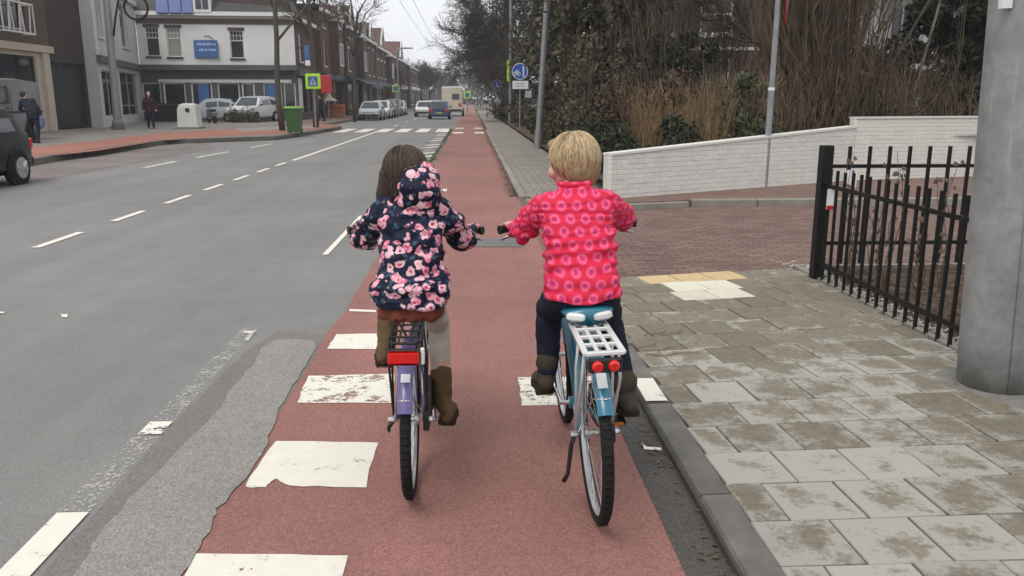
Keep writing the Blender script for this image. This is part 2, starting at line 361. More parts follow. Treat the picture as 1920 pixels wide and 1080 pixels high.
# ---- people
def skinm():
    m, t, b = newmat('skin'); v = coords(t); setc(t, b, mix(t, noi(t, v, 18, 4), (.52, .29, .215), (.60, .35, .27))); b.inputs['Roughness'].default_value = .5
    b.inputs['Subsurface Weight'].default_value = .1; b.inputs['Subsurface Radius'].default_value = (.02, .008, .004); b.inputs['Subsurface Scale'].default_value = .3; return m
M['skin'] = skinm()
def hairm(name, a, c):
    m, t, b = newmat(name); v = coords(t, 'obj', False); s = noi(t, v, 30, 6, .7, (3.2, 3.2, .35)); l = noi(t, v, 9, 3)
    col = mix(t, ramp(t, s, [(.3, 0.), (.7, 1.)]), a, c); col = mix(t, .5, col, ramp(t, l, [(.3, .7), (.7, 1.2)]), 'MULTIPLY')
    setc(t, b, col); b.inputs['Roughness'].default_value = .45; b.inputs['Specular IOR Level'].default_value = .3; bump(t, b, s, .7, .006); return m
M['hair_brown'] = hairm('brown_hair', (.02, .013, .009), (.058, .038, .026)); M['hair_blond'] = hairm('blond_hair', (.20, .135, .07), (.42, .31, .18)); M['hair_grey'] = hairm('grey_hair', (.25, .24, .23), (.4, .39, .37))
m, t, b = newmat('floral_jacket'); v = coords(t, 'obj', False)
wv = N(t, 'ShaderNodeTexNoise'); wv.inputs['Scale'].default_value = 26; t.links.new(v, wv.inputs['Vector'])
vm = N(t, 'ShaderNodeVectorMath', operation='MULTIPLY_ADD'); t.links.new(wv.outputs['Color'], vm.inputs[0]); vm.inputs[1].default_value = (.045, .045, .045); t.links.new(v, vm.inputs[2])
def voro(vec, sc, rn=.85):
    o = N(t, 'ShaderNodeTexVoronoi'); o.inputs['Scale'].default_value = sc; o.inputs['Randomness'].default_value = rn; t.links.new(vec, o.inputs['Vector']); return o
f1 = voro(vm.outputs[0], 24.5, .9); f2 = voro(vm.outputs[0], 31)
s1 = N(t, 'ShaderNodeSeparateColor'); t.links.new(f1.outputs['Color'], s1.inputs[0])
petal = mix(t, ramp(t, noi(t, v, 60, 3, .6), [(.4, 0.), (.58, 1.)]), (.55, .10, .20), (.76, .42, .48)); petal = mix(t, ramp(t, s1.outputs[0], [(.45, 0.), (.6, .5)]), petal, (.70, .56, .58))
flower = mix(t, ramp(t, f1.outputs['Distance'], [(.12, 1.), (.2, 0.)]), petal, (.34, .02, .06))
fm = mth(t, 'MULTIPLY', ramp(t, f1.outputs['Distance'], [(.42, 1.), (.50, 0.)]), ramp(t, s1.outputs[1], [(.10, 0.), (.14, 1.)]))
base = mix(t, ramp(t, noi(t, v, 9, 3), [(.4, 0.), (.7, 1.)]), (.006, .008, .02), (.013, .018, .045))
leaf = mix(t, ramp(t, f2.outputs['Distance'], [(.26, 1.), (.34, 0.)]), base, (.035, .075, .12))
setc(t, b, mix(t, fm, leaf, flower)); b.inputs['Roughness'].default_value = .55; bump(t, b, noi(t, v, 30, 4), .2, .006); b.inputs['Specular IOR Level'].default_value = .15; M['floral'] = m
m, t, b = newmat('ringed_jacket'); tc = N(t, 'ShaderNodeTexCoord'); sp = N(t, 'ShaderNodeSeparateXYZ'); t.links.new(tc.outputs['Object'], sp.inputs[0])
wob = noi(t, tc.outputs['Object'], 7, 2)
yb = mth(t, 'SUBTRACT', sp.outputs[1], mth(t, 'MULTIPLY_ADD', sp.outputs[2], .42, -.225)); yb = mth(t, 'MAXIMUM', yb, 0.)
u = mth(t, 'ADD', mth(t, 'MULTIPLY_ADD', mth(t, 'SIGN', sp.outputs[0]), mth(t, 'MULTIPLY', yb, .8), sp.outputs[0]), mth(t, 'MULTIPLY', wob, .02)); z = mth(t, 'ADD', sp.outputs[2], mth(t, 'MULTIPLY', wob, .03))
row = mth(t, 'DIVIDE', z, .046); ri = mth(t, 'FLOOR', row); rf = mth(t, 'SUBTRACT', mth(t, 'SUBTRACT', row, ri), .5)
cu = mth(t, 'ADD', mth(t, 'DIVIDE', u, .058), mth(t, 'MULTIPLY', mth(t, 'MODULO', ri, 2.), .5)); cf = mth(t, 'SUBTRACT', mth(t, 'SUBTRACT', cu, mth(t, 'FLOOR', cu)), .5)
dx = mth(t, 'MULTIPLY', cf, .058); dz = mth(t, 'MULTIPLY', rf, .046); dd = mth(t, 'SQRT', mth(t, 'ADD', mth(t, 'MULTIPLY', dx, dx), mth(t, 'MULTIPLY', dz, dz)))
dd = mth(t, 'ADD', dd, mth(t, 'MULTIPLY', mth(t, 'SUBTRACT', noi(t, tc.outputs['Object'], 120, 2), .5), .008))
basec = mix(t, noi(t, tc.outputs['Object'], 12, 4), (.52, .014, .045), (.66, .026, .075))
ring = ramp(t, dd, [(.0075, 0.), (.0105, 1.), (.0165, 1.), (.0205, 0.)]); cen = ramp(t, dd, [(.0045, 1.), (.0075, 0.)])
col = mix(t, mth(t, 'MULTIPLY', ring, mth(t, 'MULTIPLY_ADD', noi(t, tc.outputs['Object'], 34, 3), .9, .25)), basec, (.78, .14, .29)); col = mix(t, mth(t, 'MULTIPLY', cen, .7), col, (.33, .05, .30))
setc(t, b, col); b.inputs['Roughness'].default_value = .7; bump(t, b, noi(t, tc.outputs['Object'], 40, 4), .25, .005); b.inputs['Specular IOR Level'].default_value = .2; M['ringed'] = m
M['jeans'] = pm('navy_denim', (.008, .010, .022), (.016, .019, .035), 12, .9, .4, fine=200, rv=0); M['grey_trousers'] = pm('pale_grey_trousers', (.56, .53, .46), (.40, .375, .32), 26, .85, .3, rv=0)
M['rust'] = pm('rust_skirt', (.20, .05, .028), (.13, .04, .022), 14, .85, .3, rv=0); M['boot'] = pm('tan_boot', (.125, .08, .036), (.075, .048, .022), 14, .75, .3, rv=0)
M['shoe'] = pm('brown_shoe', (.062, .047, .034), (.038, .03, .023), 16, .8, .3, rv=0); M['sole'] = pm('dark_sole', (.018, .016, .014), (.03, .026, .022), 20, .9, .4, rv=0)
M['coat_dark'] = pm('dark_coat', (.010, .012, .022), (.018, .02, .03), 9, .85, .2); M['maroon'] = pm('maroon_coat', (.055, .014, .022), (.04, .012, .018), 9, .85, .2); M['bag_blue'] = pm('blue_bag', (.16, .19, .40), (.12, .15, .33), 9, .7, .1)
# ---- vehicles
def carp(name, c): return pm(name, c, tuple(x * .9 for x in c), 2, .35, 0, coat=.3, rv=0)
M['car_black'] = carp('car_black', (.005, .005, .009)); _b = M['car_black'].node_tree.nodes['Principled BSDF']; _b.inputs['Coat Weight'].default_value = 0; _b.inputs['Specular IOR Level'].default_value = .3; _b.inputs['Roughness'].default_value = .3
M['car_silver'] = carp('car_silver', (.34, .38, .42)); M['car_white'] = carp('car_white', (.60, .61, .62)); M['car_blue'] = carp('car_blue', (.02, .055, .12))
M['car_grey'] = carp('car_grey', (.16, .16, .17)); M['car_cream'] = carp('camper_cream', (.60, .56, .44)); M['car_pink'] = carp('car_maroon', (.16, .05, .06))
M['car_glass'] = glassmat('car_glass', (.02, .025, .03)); M['plate'] = pm('plate_yellow', (.6, .42, .03), (.55, .38, .03), 3, .5, 0)
# ---- plants
def leafm(name, a, c, tr=.0):
    m, t, b = newmat(name); v = coords(t, 'world'); g = N(t, 'ShaderNodeNewGeometry')
    n1 = noi(t, v, .9, 3); col = mix(t, g.outputs['Random Per Island'], a, c); col = mix(t, .6, col, ramp(t, n1, [(.3, .6), (.7, 1.2)]), 'MULTIPLY')
    setc(t, b, col); b.inputs['Roughness'].default_value = .6; return m
M['ivy'] = leafm('ivy_leaves', (.036, .033, .018), (.095, .079, .047)); M['yew'] = leafm('evergreen_leaves', (.012, .018, .009), (.03, .04, .018)); M['laurel'] = leafm('laurel_leaves', (.022, .034, .011), (.075, .085, .03))
M['olive'] = leafm('olive_twig_leaves', (.06, .058, .036), (.115, .10, .065)); M['hedge_brown'] = leafm('brown_hedge_leaves', (.045, .03, .02), (.085, .052, .033))
M['stem_tan'] = leafm('tan_stems', (.11, .076, .045), (.22, .16, .098)); M['stem_orange'] = leafm('orange_stems', (.14, .09, .042), (.25, .168, .085)); M['stem_dark'] = leafm('dark_stems', (.058, .042, .028), (.13, .092, .06))
M['bark'] = pm('bark', (.07, .056, .044), (.045, .037, .03), 9, .9, .5, fine=30); M['bark_grey'] = pm('bark_grey', (.095, .082, .068), (.062, .054, .046), 9, .9, .5, fine=30); M['bark_pale'] = pm('bark_pale', (.15, .125, .09), (.1, .085, .06), 9, .9, .4, fine=30)
M['strand_blond'] = leafm('blond_strands', (.25, .17, .09), (.64, .49, .30)); M['strand_brown'] = leafm('brown_strands', (.018, .010, .006), (.10, .062, .038))
M['grass'] = leafm('verge_grass', (.06, .075, .025), (.12, .115, .05))
for _n in ('jeans', 'grey_trousers', 'rust', 'boot', 'shoe', 'coat_dark', 'maroon', 'rubber', 'sole', 'tile', 'clinker', 'soil', 'gutter', 'bark', 'bark_grey', 'ivy', 'yew', 'olive', 'hedge_brown', 'stem_tan', 'stem_orange', 'stem_dark', 'brick_red', 'brick_brown', 'brick_dark', 'plastic_black', 'black_metal', 'dark_panel', 'fascia', 'roof', 'roof_brown'): M[_n].node_tree.nodes['Principled BSDF'].inputs['Specular IOR Level'].default_value = .22
M['wire'] = pm('wire', (.03, .03, .032), None, 3, .6, 0)
# ================================================================== the setting: ground, road, paths
def xy(p): return (p.x, p.y)
def GP(pts, z=0.0): return [xy(G(x, y, z)) for x, y in pts]
struct(MB().sheet([(-500, -60), (500, -60), (500, 1500), (-500, 1500)], -.03).build('ground', M['earth']))
struct(MB().sheet([(-16, -8), (-.5, -8), (-.5, 400), (-16, 400)], 0).build('carriageway', M['asphalt']))
struct(MB().sheet([(-10.9, 8), (-8.5, 8), (-8.4, 28), (-9.6, 31), (-10.9, 31)], .004).build('parking_bay', asphalt('bay_asphalt', .185, .3, (1, .87, .82), False, .3)))
right_edge = GP([(345, 1080), (392, 1000), (408, 958), (470, 892), (500, 835), (522, 770), (566, 700), (594, 652)])
left_edge = GP([(470, 690), (432, 732), (400, 785), (350, 832), (250, 930), (190, 1000), (140, 1080)])
def rough(pts, amp, seed):
    out = []; r = random.Random(seed)
    for i in range(len(pts) - 1):
        a, b = Vector(pts[i]), Vector(pts[i + 1])
        for k in range(5):
            p = a.lerp(b, k / 5); out.append((p.x + r.uniform(-amp, amp), p.y + r.uniform(-amp, amp)))
    return out + [pts[-1]]
re_, le_ = rough(right_edge, .008, 1), rough(left_edge, .012, 2)
# path first: its left side runs under the old patch, whose broken edge lies on top
struct(MB().sheet([(.745, -8), (.745, 400), (-.93, 400), (-.93, 20), (-.95, 12), (-.955, 6), (-1.02, 5.2), (-1.02, -8)], .004).build('cycle_path', M['red']))
struct(MB().sheet([(re_[0][0], .3)] + re_ + GP([(588, 641), (550, 638), (515, 640), (490, 655)]) + le_ + [(le_[-1][0], .3)], .0095).build('asphalt_patch', M['asphalt_old']))
dk = rough(GP([(80, 1080), (140, 1005), (300, 822), (400, 718), (475, 648), (520, 624), (570, 622), (610, 630), (596, 652)]), .01, 3)
struct(MB().sheet([(dk[0][0], .3)] + dk + [(-.98, 5.0), (-1.0, .3)], .0045).build('asphalt_joint_strip', M['asphalt_dark']))
# painted marks: one sheet each
def mark(poly, mat='paint', z=.0072, name='road_marking'): return struct(MB().sheet(poly, z).build(name, M[mat]))
def rect(x0, x1, y0, y1, mat='paint', z=.0072, name='road_marking'): return mark([(x0, y0), (x1, y0), (x1, y1), (x0, y1)], mat, z, name)
mark(rough(GP([(370, 1040), (653, 1045)]), .004, 4) + [(-.445, 2.1), (-.95, 2.1)])
mark(rough(GP([(517, 830), (708, 832), (686, 916), (540, 914), (515, 900), (500, 916), (458, 916), (517, 830)]), .006, 5)[:-1])
mark(rough(GP([(577, 707), (740, 703), (735, 758), (557, 757), (577, 707)]), .006, 6)[:-1], 'paint_worn')
mark(rough(GP([(632, 628), (715, 627), (705, 656), (613, 656), (632, 628)]), .006, 7)[:-1], 'paint')
mark(rough(GP([(972, 710), (1110, 708), (1110, 762), (978, 763), (972, 710)]), .006, 8)[:-1], 'paint_worn')
mark(GP([(655, 581), (705, 583), (705, 587), (655, 585)])); mark(GP([(818, 355), (838, 355), (838, 359), (820, 359)]))
for i, (a, b_) in enumerate(((8.97, 10.03), (10.95, 11.98), (12.85, 13.98), (14.74, 15.8), (16.6, 17.65), (18.45, 19.5), (20.2, 21.3))): rect(-4.72, -4.62, a, b_)
rect(-4.70, -4.58, 22.0, 41.0)
for k in range(12): rect(-4.6, -4.5, 50 + k * 9, 53 + k * 9)
rect(-1.60, -1.48, 2.45, 2.98); rect(-1.60, -1.48, 2.99, 3.72, 'paint_ghost'); rect(-1.59, -1.48, 3.74, 3.9, 'paint_worn'); rect(-1.59, -1.48, 3.92, 5.6, 'paint_ghost'); rect(-1.60, -1.48, .6, 2.44, 'paint_worn')
mark(GP([(455, 622), (480, 622), (466, 640), (458, 640), (468, 627), (455, 627)])); rect(-1.53, -1.47, 8.4, 11.3)
mark(GP([(-5, 586), (8, 586), (8, 589), (-5, 589)])); mark(GP([(114, 590), (128, 591), (126, 597), (116, 596)]), 'paint_worn')
for a, b_ in (((368, 296), (428, 285)), ((470, 277), (510, 270)), ((270, 315), (330, 303))):
    p, q = G(*a), G(*b_); mark([(p.x - .06, p.y), (p.x + .06, p.y), (q.x + .06, q.y), (q.x - .06, q.y)], 'paint_worn')
for i in range(6): x0 = -6.75 + i * 1.0; rect(x0, x0 + .62, 41.2, 46.2)                        # zebra across the road
for x0, x1 in ((-.86, -.36), (.18, .66)):                                                       # its squares on the cycle path
    rect(x0, x1, 39.6, 41.2); rect(x0, x1, 46.0, 47.6, 'paint_worn')
for k in range(15):                                                                             # worn hatching left of the path
    y0 = 16.5 + k * 1.55; mark([(-1.62, y0), (-1.08, y0 + .75), (-1.08, y0 + 1.25), (-1.62, y0 + .5)], 'paint_worn' if k % 3 else 'paint_ghost')
gv = MB(); r_ = random.Random(5)
for k in range(1500):                                                                           # weeds and grit in that strip
    y = 15.5 + r_.random() ** 1.3 * 30; x = -1.0 + r_.gauss(-.02, .05) - (.55 if r_.random() < .15 else 0); h = r_.uniform(.01, .045); a = r_.uniform(0, 6.28); wd = .02
    gv.add([(x - wd * math.cos(a), y - wd * math.sin(a), .004), (x + wd * math.cos(a), y + wd * math.sin(a), .004), (x + r_.uniform(-.02, .02), y, h)], [(0, 1, 2)])
tag(gv.build('verge_weeds', M['grass'], fix=False), 'thin weeds and grit along the left edge of the cycle path', 'weeds', kind='stuff')
struct(MB().sheet(GP([(882, 448), (975, 448), (985, 464), (880, 464)]), .009).build('path_plate', pm('dull_plate', (.15, .145, .14), (.11, .105, .1), 5, .6, .2, .2)))
# side street and right-hand pavement
struct(MB().sheet([(.745, 5.6), (.9, 5.6), (.95, 6.7), (3.0, 7.15), (30, 7.25), (30, 12.6), (.745, 13.4)], .002).build('side_street', M['clinker']))
struct(MB().sheet([(.70, -8), (.90, -8), (.90, 5.6), (.78, 7.4), (.70, 7.4)], .0065).build('gutter', M['gutter']))
PZ = .05
bed = struct(MB().prism([(.86, -8), (2.965, -8), (2.965, 7.27), (.86, 6.86)], -.02, PZ - .012).build('pavement', M['tile_joint']))
def tile_mesh(wx, wy, mat):
    b_ = MB(); hx, hy = wx / 2, wy / 2; c = .004; z0, z1, z2 = -.03, -.004, 0
    rr = [[(-hx, -hy, z0), (hx, -hy, z0), (hx, hy, z0), (-hx, hy, z0)], [(-hx, -hy, z1), (hx, -hy, z1), (hx, hy, z1), (-hx, hy, z1)], [(-hx + c, -hy + c, z2), (hx - c, -hy + c, z2), (hx - c, hy - c, z2), (-hx + c, hy - c, z2)]]
    return b_.rings(rr).mesh('tile', mat)
tm = {(k, s): tile_mesh(.293 if k == 'f' else .143, .293, M[s]) for k in 'fh' for s in ('tile', 'tile_yellow', 'tile_white')}
offs = ['h', 'f', 'f', 'h', 'f']
r_ = random.Random(11)
for j in range(22):
    o = offs[j] if j < 5 else ('h' if j % 2 else 'f'); yL = 6.88 - .298 * j; an = R(max(0, min(12, (yL - 2.4) / 4.3 * 11.5))); x = 1.0
    while x < 2.93 and not (x > 2.8 and an == 0 and False):
        k = 'h' if (o == 'h' and x < 1.01) or x > 2.7 else 'f'; wd = .15 if k == 'h' else .3
        s = 'tile'
        if j == 0 and 1.44 < x < 2.1 and k == 'f': s = 'tile_yellow'
        if j in (1, 2) and 1.55 < x < 2.0: s = 'tile_white'
        inst('tile' if s == 'tile' else 'tactile_tile', tm[(k, s)], (x + wd / 2, yL - .149 + (x + wd / 2 - 1.0) * math.tan(an) - .5 * max(0, x - 1) * .0132 * (yL > 2.5), PZ + r_.uniform(-.003, .003)), bed, (r_.gauss(0, .005), r_.gauss(0, .005), an + r_.gauss(0, .006)), (1 - .004 * (an > 0), 1 + (.044 * (x + wd / 2 - 1) if yL > 2.5 else 0) - .006, 1))
        x += wd
kb = MB(); prof = [(0, -.06), (.0, PZ - .018), (.012, PZ + .002), (.128, PZ + .004), (.128, -.06)]
kb.rings([[(x, y, z) for x, z in prof] for y in (-.492, .492)]); km = kb.mesh('kerb_stone', M['kerb'])
kerb = struct(MB().b2((.872, -8, -.05), (.99, 5.6, -.005)).build('kerb', M['gutter']))
for k in range(7):
    y = 5.42 - k; inst('kerb_stone', km, (.869, y, r_.uniform(-.004, .003)), kerb, (R(-.0) if k else R(-1.2), 0, r_.gauss(0, .004)))
rect(.875, .985, 3.93, 4.28, 'paint', PZ + .008); mark(GP([(1203, 830), (1212, 838), (1240, 840), (1240, 845), (1208, 843)], .01), 'paint', .012)
struct(MB().b2((2.955, -2, -.02), (3.01, 7.35, PZ + .012)).build('edging_strip', M['kerb_pale']))
struct(MB().b2((2.955, 7.35, -.02), (9, 7.41, PZ + .005)).build('edging_strip_side', M['kerb_pale']))
plb = struct(MB().prism([(3.01, -2), (9, -2), (9, 7.35), (3.01, 7.35)], -.02, PZ - .005).build('planting_bed', M['soil']))
# far pavement and corner
corner = [(.86, 12.9), (1.25, 12.1), (2.2, 11.78), (2.8, 11.95), (3.3, 12.1), (5.1, 12.13), (14, 12.16), (14, 17.0), (2.25, 17.0), (.86, 17.0)]
struct(MB().prism([(2.2, 11.85), (2.8, 12.0), (3.3, 12.15), (5.1, 12.2), (16, 12.25), (16, 17), (2.2, 17)], -.02, .1).build('corner_pavement', M['clinker_far']))
struct(MB().prism([(.87, 13.0), (1.25, 12.25), (2.195, 11.95), (2.195, 120), (.87, 120)], -.02, .06).build('far_pavement', M['pave_far']))
fk = struct(MB().b2((.80, 13.0, -.05), (.86, 120, .02)).build('far_kerb', M['kerb']))
km2 = MB().cbox((0, 0, 0), (.115, .985, .14), .012).mesh('kerb_stone', M['kerb_pale'])
for k in range(30): inst('kerb_stone', km2, (.812, 13.55 + k, .0), fk, (0, 0, r_.gauss(0, .004)))
ck = struct(MB().b2((3.4, 12.13, -.05), (16, 12.2, .03)).build('corner_kerb', M['kerb']))
path = [Vector((.86, 12.75, 0)), Vector((1.3, 12.12, 0)), Vector((2.2, 11.82, 0)), Vector((3.2, 12.08, 0))]
for a, b_ in zip(path[:-1], path[1:]):
    d = b_ - a; n = max(1, round(d.length / .95))
    for k in range(n):
        p = a + d * ((k + .5) / n); me = MB().cbox((0, 0, 0), (d.length / n - .012, .12, .12), .012).mesh('kerb_stone', M['kerb_pale']); inst('kerb_stone', me, (p.x, p.y, -.005 + .03 * min(1, max(0, p.x - 1.4))), ck, (0, 0, math.atan2(d.y, d.x)))
km3 = MB().cbox((0, 0, 0), (.985, .13, .2), .015).mesh('kerb_stone', M['kerb_pale'])
for k in range(13): inst('kerb_stone', km3, (3.75 + k, 12.12, .012), ck, (0, 0, r_.gauss(0, .004)))
# leaves and grit along the far kerb, in the gutter and on the bed
def litter(name, label, n, fn, size, mat, seed, cat='leaves'):
    b_ = MB(); r = random.Random(seed)
    for i in range(n):
        p = fn(r); a = r.uniform(0, 6.28); s = size * r.uniform(.5, 1.3); t1, t2 = r.uniform(-.4, .4), r.uniform(-.4, .4)
        ux, uy = math.cos(a), math.sin(a)
        q = [(p[0] - ux * s, p[1] - uy * s, p[2]), (p[0] - uy * s * .5, p[1] + ux * s * .5, p[2] + s * abs(t1)), (p[0] + ux * s, p[1] + uy * s, p[2] + s * .25), (p[0] + uy * s * .5, p[1] - ux * s * .5, p[2] + s * abs(t2))]
        b_.add(q, [(0, 1, 2, 3)])
    return tag(b_.build(name, M[mat], fix=False), label, cat, kind='stuff')
litter('leaf_litter', 'brown leaf litter along the far kerb beside the red cycle path', 2600, lambda r: (.80 + r.gauss(0, .075) - .05, 13.5 + r.random() ** 1.6 * 42, .012 + .01 * r.random()), .03, 'dead_leaf', 21)
litter('gutter_leaves', 'dead leaves and dirt lying in the dark gutter', 170, lambda r: (.82 + r.gauss(0, .035), r.choice((1.9, 2.45, 2.62, 3.4, 3.5, 4.6)) + r.gauss(0, .16), .01 + .006 * r.random()), .013, 'dead_leaf', 22)
litter('bed_leaves', 'dead leaves covering the bed behind the black fence', 4200, lambda r: (3.2 + r.random() ** 1.5 * 4, r.uniform(1.5, 7.3), PZ + r.random() * .04), .032, 'dead_leaf', 23)
pb = MB(); r_ = random.Random(4)
for k in range(900):
    s = r_.uniform(.007, .02); x = 3.02 + abs(r_.gauss(0, .06)); y = r_.uniform(2.5, 7.6)
    if y > 7.3: x = r_.uniform(2.85, 3.3)
    pb.ell((x, y, PZ + s * .35), (s, s * r_.uniform(.6, 1), s * .6), 6, 4, Matrix.Rotation(r_.uniform(0, 6), 3, 'Z'))
tag(pb.build('pebbles', M['pebble'], smooth=True, fix=False), 'pale pebbles strewn along the foot of the black fence', 'pebbles', kind='stuff')
tw = MB()
for k in range(7):
    p = G(1180 + r_.uniform(0, 110), 640 + r_.uniform(-20, 30), PZ); a = r_.uniform(-.5, .5); tw.tube([p + Vector((0, 0, .008)), p + Vector((.12 * math.cos(a), .12 * math.sin(a), .012)), p + Vector((.2 * math.cos(a + .3), .2 * math.sin(a + .3), .009))], .003, 4)
tag(tw.build('fallen_twigs', M['stem_tan'], fix=False), 'a few dry twigs lying on the mossy pavement tiles', 'twigs', kind='stuff')
# left-hand pavement with its cycle track
LZ = .16
lp = [(-10.7, -8), (-10.55, 20.2), (-10.9, 23.3), (-10.85, 30.6), (-7.7, 33.3), (-7.3, 38), (-7.0, 45.5), (-8.7, 49), (-8.7, 300), (-60, 300), (-60, -8)]
struct(MB().prism(lp, -.02, LZ).build('left_pavement', M['pave_left']))
lk = struct(MB().sheet([(-10.6, 8), (-10.55, 8), (-10.5, 19), (-10.55, 19)], -.01).build('left_kerb', M['kerb']))
for a, b_ in zip(lp[:7], lp[1:8]):
    A, B = Vector((*a, 0)), Vector((*b_, 0)); d = B - A
    if A.y < 0: A = Vector((-10.6, 10, 0)); d = B - A
    n = max(1, round(d.length / 1.0))
    for k in range(n):
        p = A + d * ((k + .5) / n); me = MB().cbox((0, 0, 0), (d.length / n - .012, .14, .24), .02).mesh('kerb_stone', M['kerb'])
        inst('kerb_stone', me, (p.x + .03, p.y - .02, .055), lk, (0, 0, math.atan2(d.y, d.x)))
struct(MB().sheet(GP([(-80, 318), (55, 297), (180, 283), (300, 264), (430, 255), (520, 252), (620, 241), (640, 234), (600, 233), (480, 240), (300, 249), (180, 264), (55, 277), (-80, 297)], LZ), LZ + .004).build('left_cycle_track', M['red_far']))
struct(MB().sheet(GP([(455, 247), (520, 243), (590, 241), (600, 237), (520, 237), (440, 242)], LZ), LZ + .008).build('crossing_slabs', M['kerb_pale']))
struct(MB().sheet([(-11, 47), (-8.75, 49.5), (-8.75, 120), (-11, 120)], LZ + .004).build('shop_pavement', M['clinker_far']))
# ================================================================== right-hand side
# big galvanised mast
p = G(1868, 747, PZ); dr = Vector((p.x, p.y, 0)).normalized(); pc = p + dr * .2
mast = thing('steel_mast', 'thick galvanised steel mast standing on the pavement at the right edge', 'mast', (pc.x, pc.y, PZ), rot=(R(.3), R(-2.6), 0))
MB().lathe([(.202, -.1), (.202, .3), (.198, 1.2), (.19, 3), (.18, 6.5)], n=40).build('shaft', M['galv'], mast, smooth=True)
MB().lathe([(.34, -.02), (.33, .006), (.215, .012), (.207, .03), (.203, .03)], n=40).build('base_collar', pm('collar_dirt', (.19, .185, .17), (.12, .115, .10), 9, .9, .3), mast, auto=30)
MB().tube([(-.075, -.19, 0), (-.074, -.187, 1.2), (-.071, -.179, 3)], .0022, 6).build('weld_seam', M['galv'], mast, smooth=True)
b_ = MB(); b_.box((-.2, -.09, 1.955), (.05, .03, .05)); b_.build('cable_clip', M['sign_white'], mast)
# black fence: a low run along the pavement, a taller one beside the street
pp = G(1530, 521, PZ); FX = pp.x; FY = pp.y
fn = thing('garden_fence', 'low black steel railing running along the pavement edge beside the mast', 'fence', (FX, FY, PZ))
MB().cbox((0, 0, .56), (.095, .095, 1.14), .006).build('corner_post', M['black_metal'], fn)
bar1 = MB().box((0, 0, .465), (.02, .02, .95)).mesh('bar', M['black_metal'])
for k in range(26): inst('bar', bar1, (.0, -.12 - .137 * k, rnd.gauss(0, .004)), fn, (0, rnd.gauss(0, .006), 0))
for z, th in ((.80, .03), (.14, .035)): MB().box((.0, -1.85, z), (.022, 3.7, th)).build('rail', M['black_metal'], fn)
MB().cbox((0, -3.75, .5), (.08, .08, 1.0), .006).build('end_post', M['black_metal'], fn)
fs = thing('street_fence', 'taller black steel railing behind the bed, facing the brick side street', 'fence', (FX, FY, PZ))
bar2 = MB().box((0, 0, .62), (.026, .02, 1.0)).mesh('bar', M['black_metal'])
for k in range(16): inst('bar', bar2, (.21 + .172 * k, .02, 0), fs)
for z in (.955, .30): MB().box((1.5, .02, z), (2.9, .024, .03)).build('rail', M['black_metal'], fs)
MB().cbox((2.98, .02, .56), (.08, .08, 1.14), .006).build('end_post', M['black_metal'], fs)
for (x0, y0, x1, y1, mt) in ((1547, 354, 1561, 392, 0), (1582, 318, 1604, 352, 1)):
    c = D((x0 + x1) / 2, (y0 + y1) / 2, FY - .15 if mt == 0 else FY + .0); wd, h = (.06, .17) if mt == 0 else (.095, .15)
    t_ = thing('fence_tag', 'small white and red strip fixed low beside the fence corner post' if mt == 0 else 'small white and violet notice on the taller black railing', 'notice', (c.x, c.y - .03, c.z))
    MB().cbox((0, 0, 0), (wd, .006, h), .002).build('plate', M['sign_white'], t_)
    MB().box((0, -.005, -h * .4) if mt == 0 else (wd * .12, -.005, 0), (wd * .98, .002, h * .2) if mt == 0 else (wd * .2, .002, h * .98)).build('stripe', M['sign_red'] if mt == 0 else M['purple'], t_)
r_ = random.Random(31)
for k, x in enumerate((1596, 1664, 1770, 1730, 1650)):
    b0 = D(x, 470, FY - .35 - .1 * k); st = thing('dry_plant', ['thin dry twig plant rising behind the corner of the black fence', 'dry stalk with a few brown leaves behind the third tall bar', 'leaning dead stalk by the mast inside the fence', 'short dry stalk in the middle of the fenced bed', 'bent dry stalk low behind the black bars'][k], 'plant', (b0.x, b0.y, PZ))
    sm, lm = MB(), MB()
    for q in range(3):
        pts = [Vector((0, 0, 0))]
        for s in range(6): pts.append(pts[-1] + Vector((r_.gauss(0, .03), r_.gauss(0, .02), (.17 if k < 3 else .11) * r_.uniform(.7, 1.2))))
        sm.tube(pts, [.006, .005, .005, .004, .003, .003, .002], 4)
        for s in range(8):
            c = pts[r_.randint(2, 6)] + Vector((r_.gauss(0, .02), r_.gauss(0, .02), r_.gauss(0, .03))); a = r_.uniform(0, 6)
            lm.add([c, c + Vector((.03 * math.cos(a), .02, .02)), c + Vector((.05 * math.cos(a), .01, -.01)), c + Vector((.02 * math.cos(a), 0, -.02))], [(0, 1, 2, 3)])
    tag(sm.build('stem', M['stem_dark'], st, fix=False), kind='stuff'); tag(lm.build('leaf', M['dead_leaf'], st, fix=False), kind='stuff')
